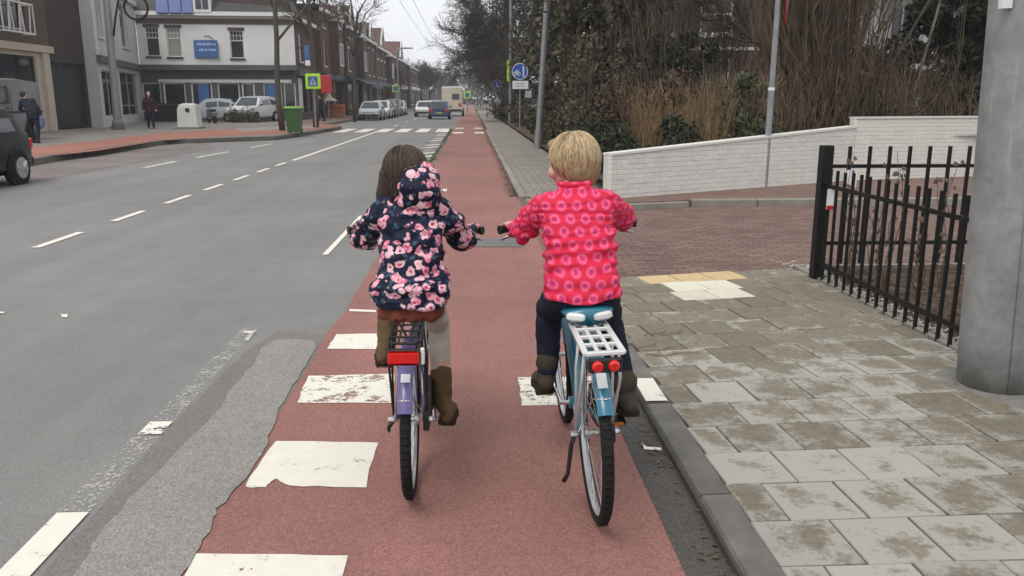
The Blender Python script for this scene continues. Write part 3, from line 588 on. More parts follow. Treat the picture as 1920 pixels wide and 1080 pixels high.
# whitewashed brick wall: sloping wing, then a higher straight length
wA, wB, wC = G(1145, 373, .1), G(1597, 338, .1), G(1900, 328, .1)
def brick_wall(name, label, A, B, h0, h1, parts):
    d = Vector((B.x - A.x, B.y - A.y, 0)); L = d.length; rz = math.atan2(d.y, d.x)
    t_ = thing(name, label, 'wall', (A.x, A.y, .08), rz)
    top = lambda x: h0 + (h1 - h0) * x / L
    core = MB().rings([[(0.004, .008, -.1), (0.004, .2, -.1), (0.004, .2, h0 - .004), (0.004, .008, h0 - .004)], [(L - .004, .008, -.1), (L - .004, .2, -.1), (L - .004, .2, h1 - .004), (L - .004, .008, h1 - .004)]]); core.build('mortar', M['mortar'], t_)
    BL, BH, J = .21, .069, .006; full = MB().cbox((0, .052, 0), (BL, .1, BH), .0035).mesh('brick', M['whitewash']); stuff = MB(); r = random.Random(3); n = 0; row = 0; z = 0.0
    while z < max(h0, h1) - .02:
        x = -.11 if row % 2 else 0.0
        while x < L - .02:
            x0, x1 = max(x, 0), min(x + BL, L); zt = min(top(x0), top(x1)); zz1 = min(z + BH, max(zt - .005, 0)); o = r.gauss(0, .0012)
            if zz1 - z > .012 and x1 - x0 > .03:
                if parts:
                    if zz1 - z > BH - 1e-4 and x1 - x0 > BL - 1e-4: me = full
                    else: me = MB().cbox((0, .052, 0), (x1 - x0, .1, zz1 - z), .004).mesh('brick', M['whitewash'])
                    inst('brick', me, ((x0 + x1) / 2, o, (z + zz1) / 2), t_); n += 1
                else: stuff.cbox(((x0 + x1) / 2, .052 + o, (z + zz1) / 2), (x1 - x0, .1, zz1 - z), .004)
            x += BL + J
        z += BH + J; row += 1
    if not parts: tag(stuff.build('brick', M['whitewash'], t_), kind='stuff')
    cp = MB().rings([[(0, -.012, h0), (0, .215, h0), (0, .215, h0 + .035), (0, -.012, h0 + .035)], [(L, -.012, h1), (L, .215, h1), (L, .215, h1 + .035), (L, -.012, h1 + .035)]]); cp.build('coping', M['whitewash'], t_)
    return t_
brick_wall('garden_wall', 'whitewashed brick wing wall with sloping top in front of the brown shrubs', wA, wB, .66, .97, True)
brick_wall('high_garden_wall', 'higher level-topped whitewashed brick wall behind the black railings', wB, wC, 1.13, 1.13, False)
struct(MB().add([(2.1, 12.8, .3), (wB.x, wB.y + .3, .85), (18, wB.y + 1.5, 1.0), (40, 22, 1.0), (40, 70, .8), (2.3, 70, .1), (2.25, 20, .1)], [(0, 1, 2, 3, 4, 5, 6)]).build('garden_ground', M['soil']))
# leaning sign post at the corner
sb = G(1433, 350, .1)
stp = thing('sign_post', 'slim grey steel sign post with a red-edged sign seen edge-on before the white wall', 'sign', sb, rot=(0, R(.4), 0))
MB().lathe([(.052, -.05), (.052, 1.62), (.045, 1.62), (.045, 3.9)], n=14).build('lower_tube', M['galv_thin'], stp, auto=40)
MB().lathe([(.056, 1.6), (.056, 1.65), (.046, 1.65)], n=14).build('collar', M['sign_white'], stp, auto=40)
tr = MB(); M4 = Matrix.Translation((.17, .06, 3.02)) @ Matrix.Rotation(R(66), 4, 'Z'); tri = [Vector((-.4, 0, .35)), Vector((.4, 0, .35)), Vector((0, 0, -.36))]
tr.add([M4 @ (v + Vector((0, y, 0))) for y in (-.012, .012) for v in tri], [(0, 1, 2), (5, 4, 3), (0, 3, 4, 1), (1, 4, 5, 2), (2, 5, 3, 0)]); tr.build('sign_plate', M['sign_red'], stp)
tr = MB(); tr.add([M4 @ (v * .72 + Vector((0, y, .01))) for y in (-.015, .015) for v in tri], [(0, 1, 2), (5, 4, 3)]); tr.build('sign_face', M['sign_grey'], stp, fix=False)
# lamp posts and round signs along the far pavement
lb = G(1008, 279, .06); lt = D(1027, -20, lb.y + .2)
def mast_between(name, label, cat, a, b, r0, r1, mat, group=None):
    t_ = thing(name, label, cat, a, group=group); v = b - a; MB().tube([(0, 0, 0), v * .12, v * .121, v * 2.2], [r0 * 1.25, r0 * 1.25, r0, r1], 14).build('shaft', mat, t_, auto=40); return t_
mast_between('lamp_post', 'grey lamp post rising out of the roadside shrubs behind the blond child', 'lamp post', lb, lt, .095, .07, M['galv_thin'])
q = Vector((2.45, 52, 0)); q2 = D(957, 0, 52)
t_ = mast_between('slim_lamp_post', 'slim pale lamp post with a lime edge strip beside the round blue sign', 'lamp post', Vector((q2.x - .05, 52, 0)), q2, .075, .065, M['galv_thin'])
MB().box((-.1 + .0, -.08, 3.25), (.14, .1, 1.25)).build('lime_panel', M['sign_lime'], t_)
def disc(b_, c, r, th=.03, n=28):
    b_.lathe([(r, -th / 2), (r, th / 2)], c, n, 'Y'); return b_
def round_sign(px, py, Y, rad, label, foot_px, under):
    c = D(px, py, Y); ft = D(foot_px, py + 30, Y)
    s = thing('round_sign', label, 'sign', (c.x, Y, 0)); MB().tube([(0, .06, 0), (0, .06, c.z + rad * .8)], .035, 10).build('post', M['galv_thin'], s, auto=40)
    disc(MB(), (0, 0, c.z), rad).build('disc', M['blue_sign'], s, auto=30)
    ring = MB(); ring.torus((0, -.017, c.z), rad * .95, rad * .04, 32, 6, 'Y'); ring.build('rim', M['sign_white'], s, smooth=True)
    g = MB(); zc = c.z; k = rad / .4            # white figures on the blue disc
    if under:
        g.box((.17 * k, -.02, zc), (.06 * k, .006, .5 * k)); g.box((.13 * k, -.0205, zc + .21 * k), (.07 * k, .006, .05 * k))
        for dx_ in (-.26, -.06): g.torus((dx_ * k, -.02, zc - .12 * k), .075 * k, .017 * k, 16, 5, 'Y')
        g.tube([(-.26 * k, -.02, zc - .12 * k), (-.2 * k, -.02, zc + .05 * k), (-.09 * k, -.02, zc + .05 * k), (-.06 * k, -.02, zc - .12 * k)], .018 * k, 5); g.tube([(-.2 * k, -.02, zc + .05 * k), (-.15 * k, -.02, zc - .11 * k), (-.09 * k, -.02, zc + .05 * k)], .016 * k, 5)
        MB().cbox((.02, -.02, zc - rad * 1.62), (rad * 1.95, .02, rad * .98), .01).build('under_plate', M['sign_white'], s)
        ub = MB(); ub.box((0, -.034, zc - rad * 1.45), (rad * 1.2, .004, .05)); ub.box((0, -.034, zc - rad * 1.75), (rad * .9, .004, .05)); ub.build('print', M['sign_grey'], s)
        MB().cbox((rad * 1.05, .02, zc - rad * 2.75), (.32, .02, .34), .01).build('side_plate', M['sign_grey'], s)
    else:
        g.box((0, -.02, zc + .08 * k), (.09 * k, .006, .26 * k)); g.box((0, -.021, zc - .14 * k), (.34 * k, .006, .1 * k))
        t2 = MB(); cc = Vector((.02, -.02, zc - 1.15)); t2.add([cc + Vector(v) for v in ((0, 0, .3), (.3, 0, 0), (0, 0, -.3), (-.3, 0, 0), (0, .02, .3), (.3, .02, 0), (0, .02, -.3), (-.3, .02, 0))], [(0, 1, 2, 3), (7, 6, 5, 4), (0, 4, 5, 1), (1, 5, 6, 2), (2, 6, 7, 3), (3, 7, 4, 0)]); t2.build('diamond_plate', M['sign_white'], s)
    g.build('pictogram', M['sign_white'], s)
round_sign(975, 134, 42, .40, 'round blue sign with white bicycle and walker above a white plate by the hedge', 978, True)
round_sign(932, 159, 62, .36, 'smaller round blue sign above a pale diamond farther down the pavement', 933, False)
# -------------------------------------------------------------- plants
def leaves(b_, n, fn, size, r, flat=.0, dark=None):
    for i in range(n):
        c = Vector(fn(r)); s = size * r.uniform(.6, 1.4)
        u = Vector((r.gauss(0, 1), r.gauss(0, 1), r.gauss(0, 1))).normalized(); v = u.orthogonal().normalized()
        v = (Matrix.Rotation(r.uniform(0, 6.28), 3, u) @ v); w2 = u.cross(v) * .55
        b_.add([c - v * s, c + w2 * s, c + v * s, c - w2 * s], [(0, 1, 2, 3)])
    return b_
def clumps(r, n, box, rad):      # leaf positions gathered in clumps filling a box shape
    cs = [(Vector((r.uniform(*box[0]), r.uniform(*box[1]), r.uniform(*box[2]))), r.uniform(*rad)) for _ in range(n)]
    def fn(q):
        c, k = cs[q.randrange(n)]
        while True:
            v = Vector((q.uniform(-1, 1), q.uniform(-1, 1), q.uniform(-1, 1)))
            if .12 < v.length_squared < 1: return c + v * k
    return fn
def grow(tk, cr, r, p, d, ln, rad, lev, maxlev, up=.15, wig=.12, kids=(2, 4), shrink=.72, ang=(.35, .85), minr=.006):
    segs = 5 if lev == 0 else 3; pts = [Vector(p)]; dd = Vector(d).normalized(); nodes = []
    for i in range(segs):
        dd = (dd + Vector((r.gauss(0, wig), r.gauss(0, wig), r.gauss(0, wig * .6) + (up if lev else .05))) * (.5 if lev == 0 else 1)).normalized()
        pts.append(pts[-1] + dd * (ln / segs)); nodes.append((pts[-1].copy(), dd.copy(), i / segs))
    r1 = max(rad * .62, minr * .6); rs = [rad + (r1 - rad) * i / segs for i in range(segs + 1)]
    (tk if lev == 0 else cr).tube(pts, rs, 9 if lev == 0 else (5 if lev < 3 else 3), cap=lev < 2)
    if lev >= maxlev: return
    for (q, dv, f) in nodes[(2 if lev == 0 else 0):]:
        for _ in range(r.randint(*kids) if lev > 0 else r.randint(1, 2)):
            ax = dv.orthogonal(); ax.rotate(Matrix.Rotation(r.uniform(0, 6.28), 3, dv)); nd = dv.copy(); nd.rotate(Matrix.Rotation(r.uniform(*ang), 3, ax))
            grow(tk, cr, r, q, nd, ln * shrink * r.uniform(.6, 1.05), max(rad * .5 * (1 - .4 * f), minr), lev + 1, maxlev, up, wig, kids, shrink, ang, minr)
def bare_tree(name, label, loc, seed, h, rad, maxlev=4, d=(0, 0, 1), mat='bark', group=None, **k):
    r = random.Random(seed); t_ = thing(name, label, 'tree', loc, group=group); tk, cr = MB(), MB()
    grow(tk, cr, r, (0, 0, -.1), d, h, rad, 0, maxlev, **k)
    tk.build('trunk', M[mat], t_, smooth=True, fix=False); cr.build('crown', M[mat], t_, smooth=True, fix=False); return t_
def ivy_tree(name, label, loc, seed, h, rad, spread, nl, d=(0, 0, 1)):
    t_ = bare_tree(name, label, loc, seed, h, rad, 3, d, 'bark', kids=(2, 3), shrink=.62, wig=.14, up=.04, ang=(.5, 1.15), minr=.012); r = random.Random(seed + 99); b_ = MB(); dv = Vector(d).normalized()
    cs = [(dv * (r.uniform(.0, 1.05) * h) + Vector([max(-1, min(1, r.gauss(0, .5))) * spread, max(-1, min(1, r.gauss(0, .5))) * spread, 0]), r.uniform(.4, .9) * spread) for _ in range(90)]
    def fn(q):
        c, k = cs[q.randrange(90)]; v = Vector([max(-.75, min(.75, q.gauss(0, .42))) for _ in range(3)]); return c + v * k
    leaves(b_, nl, fn, .12 if nl < 6000 else .105, r); b_.build('ivy', M['ivy'], t_, fix=False); return t_
T = [('tall ivy-wrapped tree nearest the lamp post on the right of the pavement', 1085, 24, .22, 1.0), ('dark ivy-clad trunk just left of the grey lamp post', 1000, 31, .25, .9), ('ivy-clad tree right beside the round blue sign', 985, 46, .3, 1.3),
     ('dark leafy tree over the slim lamp post', 950, 58, .3, 1.6), ('broad dark tree whose branches hang over the cycle path', 915, 68, .35, 1.9), ('far dark roadside tree at the end of the right-hand row', 902, 92, .35, 2.2)]
for i, (lab, px, Y, rd, sp) in enumerate(T):
    c = D(px, 200, Y); ivy_tree('ivy_tree', lab, (max(c.x + (1.1 if i in (1, 2) else 0), 3.4), Y, .1), 40 + i, 9 + i, rd, sp, 7000 if i < 4 else 5000, (rnd.gauss(0, .03), 0, 1))
# bare crowns that reach out over the path
for i, (px, Y, h, dx_, lab) in enumerate(((905, 60, 9.5, -.10, 'bare tree leaning its twigs out over the red cycle path against the sky'), (900, 80, 8, -.06, 'bare fine-twigged tree low against the sky beyond the blue signs'), (935, 48, 10, -.05, 'bare branching tree among the ivy trees above the blue signs'))):
    c = D(px, 200, Y); bare_tree('bare_tree', lab, (c.x + 3.0, Y, .1), 80 + i, h * .55, .22, 5 if i < 2 else 4, (dx_, -.02, 1), 'bark', kids=(2, 3), shrink=.74, wig=.16, up=.02, ang=(.4, 1.0), minr=.012)
def hedge(name, label, x0, x1, y0, y1, h, mat, n, size, seed, z=.05, cat='hedge'):
    r = random.Random(seed); t_ = thing(name, label, cat, ((x0 + x1) / 2, (y0 + y1) / 2, z)); ax, ay = (x1 - x0) / 2, (y1 - y0) / 2
    b_ = MB(); leaves(b_, n, clumps(r, max(14, int(ay * 8), int(ax * ay * h * 7)), ((-ax * .75, ax * .75), (-ay * .95, ay * .95), (.15, h * .9)), (.18, .42)), size, r); b_.build('foliage', M[mat], t_, fix=False)
    s = MB()
    for k in range(int(22 + ay * 8)):
        p = Vector((r.uniform(-ax, ax) * .8, r.uniform(-ay, ay), 0)); pts = [p]
        for q in range(4): pts.append(pts[-1] + Vector((r.gauss(0, .07), r.gauss(0, .07), h * .27)))
        s.tube(pts, [.014, .011, .008, .006, .003], 4, cap=False)
    s.build('stems', M['stem_dark'], t_, fix=False); return t_
hedge('roadside_hedge', 'dark low hedge along the far pavement, just past the white wall end', 2.15, 3.3, 13.2, 19, .95, 'yew', 8000, .045, 1)
hedge('roadside_hedge', 'leafy green hedge at the foot of the grey lamp post', 2.2, 3.3, 19.5, 28.5, 1.15, 'ivy', 8000, .05, 2)
hedge('roadside_hedge', 'mid-distance dark hedge below the round blue sign', 2.55, 3.6, 30, 48, .9, 'ivy', 11000, .075, 3)
hedge('roadside_hedge', 'farthest strip of hedge beside the pavement', 2.3, 3.6, 49, 90, 1.0, 'ivy', 12000, .11, 4)
hedge('olive_shrub', 'grey-olive twiggy shrub in front of the lamp post', 2.35, 4.4, 20.0, 24.5, 3.1, 'olive', 11000, .05, 5, cat='shrub')
hedge('brown_shrub', 'reddish-brown leafy shrub behind the blond child head', 2.75, 4.5, 16.2, 19.6, 2.0, 'hedge_brown', 7000, .045, 6, cat='shrub')
hedge('dark_shrub', 'dark green shrub between the ivy tree and orange stems', 4.2, 5.8, 19.5, 23.0, 3.3, 'yew', 7000, .055, 7, cat='shrub')
hedge('laurel_bush', 'glossy green laurel bush left of the slim sign post behind the wall', 5.0, 6.1, 15.6, 16.8, 1.75, 'laurel', 2200, .055, 8, z=.3, cat='shrub')
hedge('low_green_shrub', 'small dark green shrub low among the brown stems', 3.6, 4.1, 14.9, 15.4, 1.05, 'yew', 900, .05, 9, z=.25, cat='shrub')
def stem_shrub(label, x0, x1, y0, y1, h, n, mat, seed, lean=.035, z=.3, rad=.008, name='bare_shrub'):
    r = random.Random(seed); t_ = thing(name, label, 'shrub', ((x0 + x1) / 2, (y0 + y1) / 2, z)); b_ = MB(); f = MB(); ax, ay = (x1 - x0) / 2, (y1 - y0) / 2
    for k in range(n):
        p = Vector((r.uniform(-ax, ax), r.uniform(-ay, ay), 0)); hh = h * r.uniform(.55, 1.1); l = Vector((r.gauss(0, lean), r.gauss(0, lean), 0)); pts = [p]
        for q in range(4): pts.append(pts[-1] + Vector((l.x + r.gauss(0, .025), l.y + r.gauss(0, .025), .25)) * hh)
        b_.tube(pts, [rad, rad * .9, rad * .75, rad * .55, rad * .25], 3, cap=False)
        for q in range(5):
            a = pts[r.randint(1, 4)]; dd = Vector((r.gauss(0, .35), r.gauss(0, .35), r.uniform(.5, 1))) * hh * r.uniform(.08, .24); f.tube([a, a + dd * .5 + Vector((r.gauss(0, .02), 0, 0)), a + dd], [rad * .6, rad * .45, rad * .2], 3, cap=False)
    b_.build('stems', M[mat], t_, fix=False); f.build('twigs', M[mat], t_, fix=False); return t_
stem_shrub('dense orange-brown bare stems nearest the white wall end', 3.1, 4.6, 15.2, 17.4, 1.25, 560, 'stem_orange', 1)
stem_shrub('tan thicket of upright bare stems behind the sloping white wall', 4.3, 6.0, 15.9, 18.4, 1.45, 700, 'stem_tan', 2)
stem_shrub('pale brown bare stems behind the slim sign post', 5.4, 7.0, 16.4, 18.5, 1.3, 420, 'stem_tan', 3, z=.6)
stem_shrub('tall dense dark brown multi-stemmed bush right of the slim sign post', 6.7, 8.2, 17.0, 19.0, 6.0, 300, 'stem_dark', 4, .035, .8, .02)
stem_shrub('reddish-brown leafless thicket behind the step in the white wall', 6.2, 9.0, 16.4, 18.0, 1.6, 360, 'stem_dark', 5, .06, .8, .012)
stem_shrub('tall olive-brown bare shrub in front of the brick villa', 4.6, 7.4, 21, 25, 4.2, 190, 'stem_dark', 6, .06, .5, .016)
stem_shrub('low leafless bush under the pale house', 8.8, 11.4, 17.2, 19.0, 1.3, 260, 'stem_dark', 7, .1, .9, .012)
hedge('evergreen', 'big dark evergreen filling the corner left of the steel mast', 10.3, 13.6, 18.2, 21.5, 6.0, 'yew', 30000, .085, 10, z=.9, cat='tree')
hedge('evergreen', 'dark evergreen out beyond the steel mast on the far right', 14.5, 22, 19, 22.5, 5.5, 'yew', 16000, .11, 14, z=.9, cat='tree')
hedge('dark_evergreen_shrub', 'dark shadowy evergreen shrub below the pale house', 8.2, 10.6, 18.6, 20.5, 1.9, 'yew', 9000, .06, 11, z=.9, cat='shrub')
hedge('garden_evergreen', 'dark evergreen tree between the brick villa and the ivy trees', 5.0, 7.5, 29, 33, 6.5, 'ivy', 16000, .11, 12, cat='tree')
for i, (pa, pb, lab) in enumerate((((1698, 214), (1745, 60), 'thin pale slanting sapling trunk in front of the dark evergreen'), ((1616, 208), (1700, 70), 'thin leaning brown sapling behind the step of the white wall'))):
    a, b2_ = D(pa[0], pa[1], 17.4), D(pb[0], pb[1], 17.6); t_ = thing('sapling', lab, 'tree', a); v = b2_ - a; tk, cr = MB(), MB(); tk.tube([(0, 0, -.4), v * .5 + Vector((.03, 0, 0)), v * 1.6], [.045, .037, .02], 7)
    r = random.Random(i)
    for k in range(10): s_ = v * r.uniform(.4, 1.5); cr.tube([s_, s_ + Vector((r.gauss(0, .2), r.gauss(0, .2), .3)), s_ + Vector((r.gauss(0, .4), r.gauss(0, .3), .7))], [.012, .008, .004], 3, cap=False)
    tk.build('trunk', M['bark_pale' if i == 0 else 'bark'], t_, smooth=True, fix=False); cr.build('crown', M['bark'], t_, fix=False)
for i, (x, Y, h, lab) in enumerate(((5.6, 26, 6, 'bare garden tree in front of the brick villa gable'), (9.8, 27, 5, 'bare garden tree before the right side of the brick villa'), (16.5, 27, 6, 'bare tree behind the dark evergreen by the pale house'), (7.6, 21, 6, 'bare multi-branched tree above the dark brown bush'))):
    bare_tree('garden_tree', lab, (x, Y, .6), 120 + i, h * .6, .14, 4, (rnd.gauss(0, .08), 0, 1), 'bark', kids=(2, 3), shrink=.72, wig=.15, up=.08, minr=.009)
# old post with pale foot at the hedge end
gp = G(1135, 345, .06)
t_ = thing('hedge_post', 'dark weathered trunk stump at the left end of the white wall', 'post', (gp.x - .02, gp.y + .1, .05)); MB().tube([(0, 0, -.1), (0, 0, .3), (-.02, 0, .7), (-.03, .02, 1.0)], [.17, .13, .12, .1], 10).build('trunk', M['bark'], t_, smooth=True)
lm_ = MB(); r = random.Random(77); leaves(lm_, 900, lambda q: (q.gauss(-.1, .2), q.gauss(.1, .2), q.uniform(.1, 1.15)), .05, r); lm_.build('ivy', M['yew'], t_, fix=False)
# ================================================================== buildings
def facade(t_, L, H, ops, mat, depth=.25, back=6.0, name='wall'):
    """front wall in the local x-z plane with real openings and reveals; solid sides, back and top"""
    xs = sorted({0.0, L} | {v for o in ops for v in (o[0], o[1])}); zs = sorted({0.0, H} | {v for o in ops for v in (o[2], o[3])}); b_ = MB()
    for i in range(len(xs) - 1):
        for j in range(len(zs) - 1):
            cx, cz = (xs[i] + xs[i + 1]) / 2, (zs[j] + zs[j + 1]) / 2
            if any(o[0] < cx < o[1] and o[2] < cz < o[3] for o in ops): continue
            b_.add([(xs[i], 0, zs[j]), (xs[i + 1], 0, zs[j]), (xs[i + 1], 0, zs[j + 1]), (xs[i], 0, zs[j + 1])], [(0, 1, 2, 3)])
    for x0, x1, z0, z1 in [o[:4] for o in ops]:
        b_.add([(x0, 0, z0), (x1, 0, z0), (x1, 0, z1), (x0, 0, z1), (x0, depth, z0), (x1, depth, z0), (x1, depth, z1), (x0, depth, z1)], [(0, 4, 5, 1), (1, 5, 6, 2), (2, 6, 7, 3), (3, 7, 4, 0)])
    e = back; b_.add([(0, 0, 0), (0, 0, H), (0, e, H), (0, e, 0), (L, 0, 0), (L, 0, H), (L, e, H), (L, e, 0)], [(0, 1, 2, 3), (4, 7, 6, 5), (1, 5, 6, 2), (3, 2, 6, 7)])
    return b_.build(name, M[mat], t_, fix=False)
def window(t_, x0, x1, z0, z1, y=.14, fr='white', gl='glass', cols=1, rows=1, top=0.0, sill=None, head=None, fw=.07, nm='window'):
    f = MB(); f.b2((x0, y - .03, z0), (x0 + fw, y + .05, z1)); f.b2((x1 - fw, y - .03, z0), (x1, y + .05, z1)); f.b2((x0 + fw, y - .03, z1 - fw), (x1 - fw, y + .05, z1)); f.b2((x0 + fw, y - .03, z0), (x1 - fw, y + .05, z0 + fw))
    for k in range(1, cols): x = x0 + (x1 - x0) * k / cols; f.b2((x - fw * .4, y - .02, z0 + fw), (x + fw * .4, y + .04, z1 - fw))
    for k in range(1, rows): z = z0 + (z1 - z0) * k / rows; f.b2((x0 + fw, y - .021, z - fw * .4), (x1 - fw, y + .041, z + fw * .4))
    if top:      # small-paned top light
        zt = z1 - top; f.b2((x0 + fw, y - .022, zt - fw * .5), (x1 - fw, y + .042, zt + fw * .5))
        for k in range(1, 4): x = x0 + (x1 - x0) * k / 4; f.b2((x - .016, y - .015, zt), (x + .016, y + .03, z1 - fw))
        f.b2((x0 + fw, y - .014, (zt + z1) / 2 - .016), (x1 - fw, y + .029, (zt + z1) / 2 + .016))
    o = f.build(nm, M[fr], t_)
    MB().add([(x0, y + .015, z0), (x1, y + .015, z0), (x1, y + .015, z1), (x0, y + .015, z1)], [(0, 1, 2, 3)]).build('pane', M[gl], o, fix=False)
    if sill: MB().b2((x0 - .06, -.09, z0 - .12), (x1 + .06, .1, z0 - .003)).build('sill', M[sill], o)
    if head: MB().b2((x0 - .1, -.04, z1 + .003), (x1 + .1, .06, z1 + .2)).build('lintel', M[head], o)
    return o
def house(name, label, A, B, z=0.0):
    d = Vector((B[0] - A[0], B[1] - A[1], 0)); return thing(name, label, 'building', (A[0], A[1], z), math.atan2(d.y, d.x)), d.length
def gable_roof(t_, L, H, dep, rise, mat, ov=.4, name='roof'):
    b_ = MB(); b_.add([(-ov, -ov, H), (L + ov, -ov, H), (L + ov, dep / 2, H + rise), (-ov, dep / 2, H + rise), (L + ov, dep + ov, H), (-ov, dep + ov, H), (-ov, -ov, H - .12), (L + ov, -ov, H - .12), (L + ov, dep + ov, H - .12), (-ov, dep + ov, H - .12)],
        [(0, 1, 2, 3), (3, 2, 4, 5), (6, 7, 1, 0), (8, 9, 5, 4), (9, 8, 7, 6), (0, 3, 5, 9, 6), (1, 7, 8, 4, 2)]); return b_.build(name, M[mat], t_, fix=False)
LX = -19.2
# ---- left edge: brown brick house with beige shop floor
t_, L = house('brick_apartment', 'brown brick apartment building with pale balcony rail at the left edge', (LX, 30.0), (LX, 40.2), LZ)
ops = [(1.0, 3.2, 4.3, 6.9), (5.5, 8.4, 4.3, 6.9), (.6, 4.2, .5, 3.2), (5.0, 8.9, .6, 3.25)]
facade(t_, L, 3.75, [o for o in ops if o[3] < 3.7], 'beige', name='shop_wall'); u = bpy.data.objects.new('upper_floor', None)
ub = facade(t_, L, 9.0, [(a, b, c - 0, d) for a, b, c, d in ops if c > 4], 'brick_brown'); ub.location = (0, -.03, 0)
# cut: the upper wall starts above the shop floor
for v in ub.data.vertices:
    if v.co.z < .01: v.co.z = 3.76
for a, b, c, d in ops: window(t_, a, b, c, d, fr='white' if c > 4 else 'dark_panel', gl='glass' if c > 4 else 'glass_shop', cols=3 if b - a > 2.5 else 2)
MB().b2((-.1, -.2, 3.45), (L + .05, .02, 3.75)).build('cornice', M['beige'], t_)
for x in (.3, 4.6, 9.55): MB().b2((x - .25, -.16, 0), (x + .25, 0, 3.44)).build('pilaster', M['beige'], t_)
b_ = MB(); x0, x1, z0, z1 = 5.6, 8.1, 4.1, 5.3
for z in (z0, z1): b_.b2((x0, -.55, z), (x1, -.5, z + .07))
for k in range(7):
    x = x0 + (x1 - x0) * k / 6; b_.tube([(x, -.52, z0), (x + (.18 if k % 2 else -.18) * (0 < k < 6), -.52, z1)], .03, 5)
for x in (x0, x1): b_.b2((x - .03, -.52, z0), (x + .03, 0, z0 + .06)); b_.b2((x - .031, -.521, z1), (x + .031, 0, z1 + .06))
b_.build('balcony_rail', M['white'], t_)
# ---- dark gateway building
t_, L = house('gateway_building', 'dark brick building with a wide black gate at street level', (LX - .25, 40.22), (LX - .25, 44.4), LZ)
facade(t_, L, 8.6, [(.3, 3.9, 0, 3.1)], 'brick_dark', .3)
for k in range(6): MB().b2((.3 + k * .6, .18, 0.02), (.3 + k * .6 + .59, .24, 3.1)).build('gate_panel', M['dark_panel'], t_)
MB().b2((.2, -.03, 3.103), (4.0, .1, 3.3)).build('gate_lintel', M['dark_panel'], t_)
# ---- grey-white return front up to the corner
FYW = 58.0
t_, L = house('grey_corner_house', 'grey-white plastered house front between the dark gateway and white shop', (LX + .3, 44.42), (D(265, 150, FYW).x - .02, FYW - .02), LZ)
ops = [(1.0, 2.4, 4.6, 6.9), (4.2, 5.6, 4.6, 6.9), (8.0, 10.4, 4.5, 7.0), (.8, 5.0, .5, 2.9), (6.0, 12.4, .45, 3.0)]
facade(t_, L, 7.6, ops, 'render_grey')
for a, b, c, d in ops: window(t_, a, b, c, d, fr='white' if c > 4 else 'sign_grey', gl='glass_pale' if c > 4 and a < 4 else 'glass_shop', cols=1 if c > 4 else 2, sill='render_grey' if c > 4 else None)
MB().b2((-.05, -.22, 3.25), (L, .0, 3.6)).build('canopy', M['fascia'], t_); MB().b2((-.05, -.18, 7.3), (L, .0, 7.62)).build('cornice', M['render_grey'], t_); MB().b2((0, -.06, 3.62), (.28, .0, 7.28)).build('corner_strip', M['white'], t_)
# ---- white shop building facing down the road
LX = D(265, 150, FYW).x
xr = D(556, 150, FYW + .6).x
t_, L = house('white_shop_building', 'white corner shop building with blue board and dark shop front', (LX, FYW), (xr, FYW + .6), LZ)
def fx(px): return (D(px, 150, FYW + .3).x - LX)
def fz(py, px=400): return D(px, py, FYW + .3).z - LZ
HT = fz(30)
wz = [(283, 307, 52, 106, 'glass'), (321, 347, 53, 107, 'glass_pale'), (436, 461, 57, 109, 'glass')]
ops = [(fx(a), fx(b), fz(d), fz(c)) for a, b, c, d, g in wz]
sh = [(268, 303), (307, 348), (358, 397), (407, 448), (452, 476), (492, 526), (530, 552)]
zs0, zs1 = fz(199), fz(155)
sops = [(fx(a), fx(b), zs0 if i < 5 else fz(205), zs1) for i, (a, b) in enumerate(sh)]
facade(t_, L, HT, ops + [(a, b, c, d) for a, b, c, d in sops], 'render_white', .2, 9)
facade_s = None
low = facade(t_, L, fz(122), sops, 'fascia', .2, .6, 'shop_front'); low.location = (0, -.06, 0)
for (a, b, c, d), g in zip(ops, [w_[4] for w_ in wz]): window(t_, a, b, c, d, fr='white', gl=g, top=(d - c) * .36, sill='brick_dark', head='roof_brown', fw=.06)
for i, (a, b, c, d) in enumerate(sops): window(t_, a, b, c, d, y=.06, fr='white', gl='glass_shop', fw=.1 if i < 5 else .08, nm='shop_window')
MB().b2((-.1, -.5, fz(132)), (L + .1, -.062, fz(122))).build('canopy', M['fascia'], t_)
MB().b2((fx(300), -.1, fz(155)), (fx(545), -.062, fz(149))).build('white_band', M['white'], t_)
MB().b2((fx(266), -.12, 0), (L, -.064, zs0 - .06)).build('plinth', M['brick_dark'], t_)
MB().b2((-.15, -.35, HT), (L + .1, 0, HT + .25)).build('gutter', M['white'], t_)
MB().b2((0, -.06, fz(45)), (L, -.002, fz(35))).build('brick_frieze', M['brick_brown'], t_)
MB().add([(-.3, -.3, HT + .25), (L + .3, -.3, HT + .25), (L + .1, 2.6, HT + 3.6), (0, 2.6, HT + 3.6), (0, 9, HT + 3.6), (L + .1, 9, HT + 3.6)], [(0, 1, 2, 3), (3, 2, 5, 4)]).build('roof', M['roof'], t_, fix=False)
def onroof(px, py): # point on the roof slope
    o = Vector((0, 0, CAM_H)); rr_ = ray(px, py); s_ = 2.9 / 3.35; y0 = FYW - .3; z0 = HT + .25 + LZ
    k = (s_ * (z0 - o.z) + (0) - 0); tt = (y0 - s_ * z0 + s_ * o.z) / (rr_.y - s_ * rr_.z); q = o + rr_ * tt; return Vector((q.x - LX, q.y - FYW, q.z - LZ))
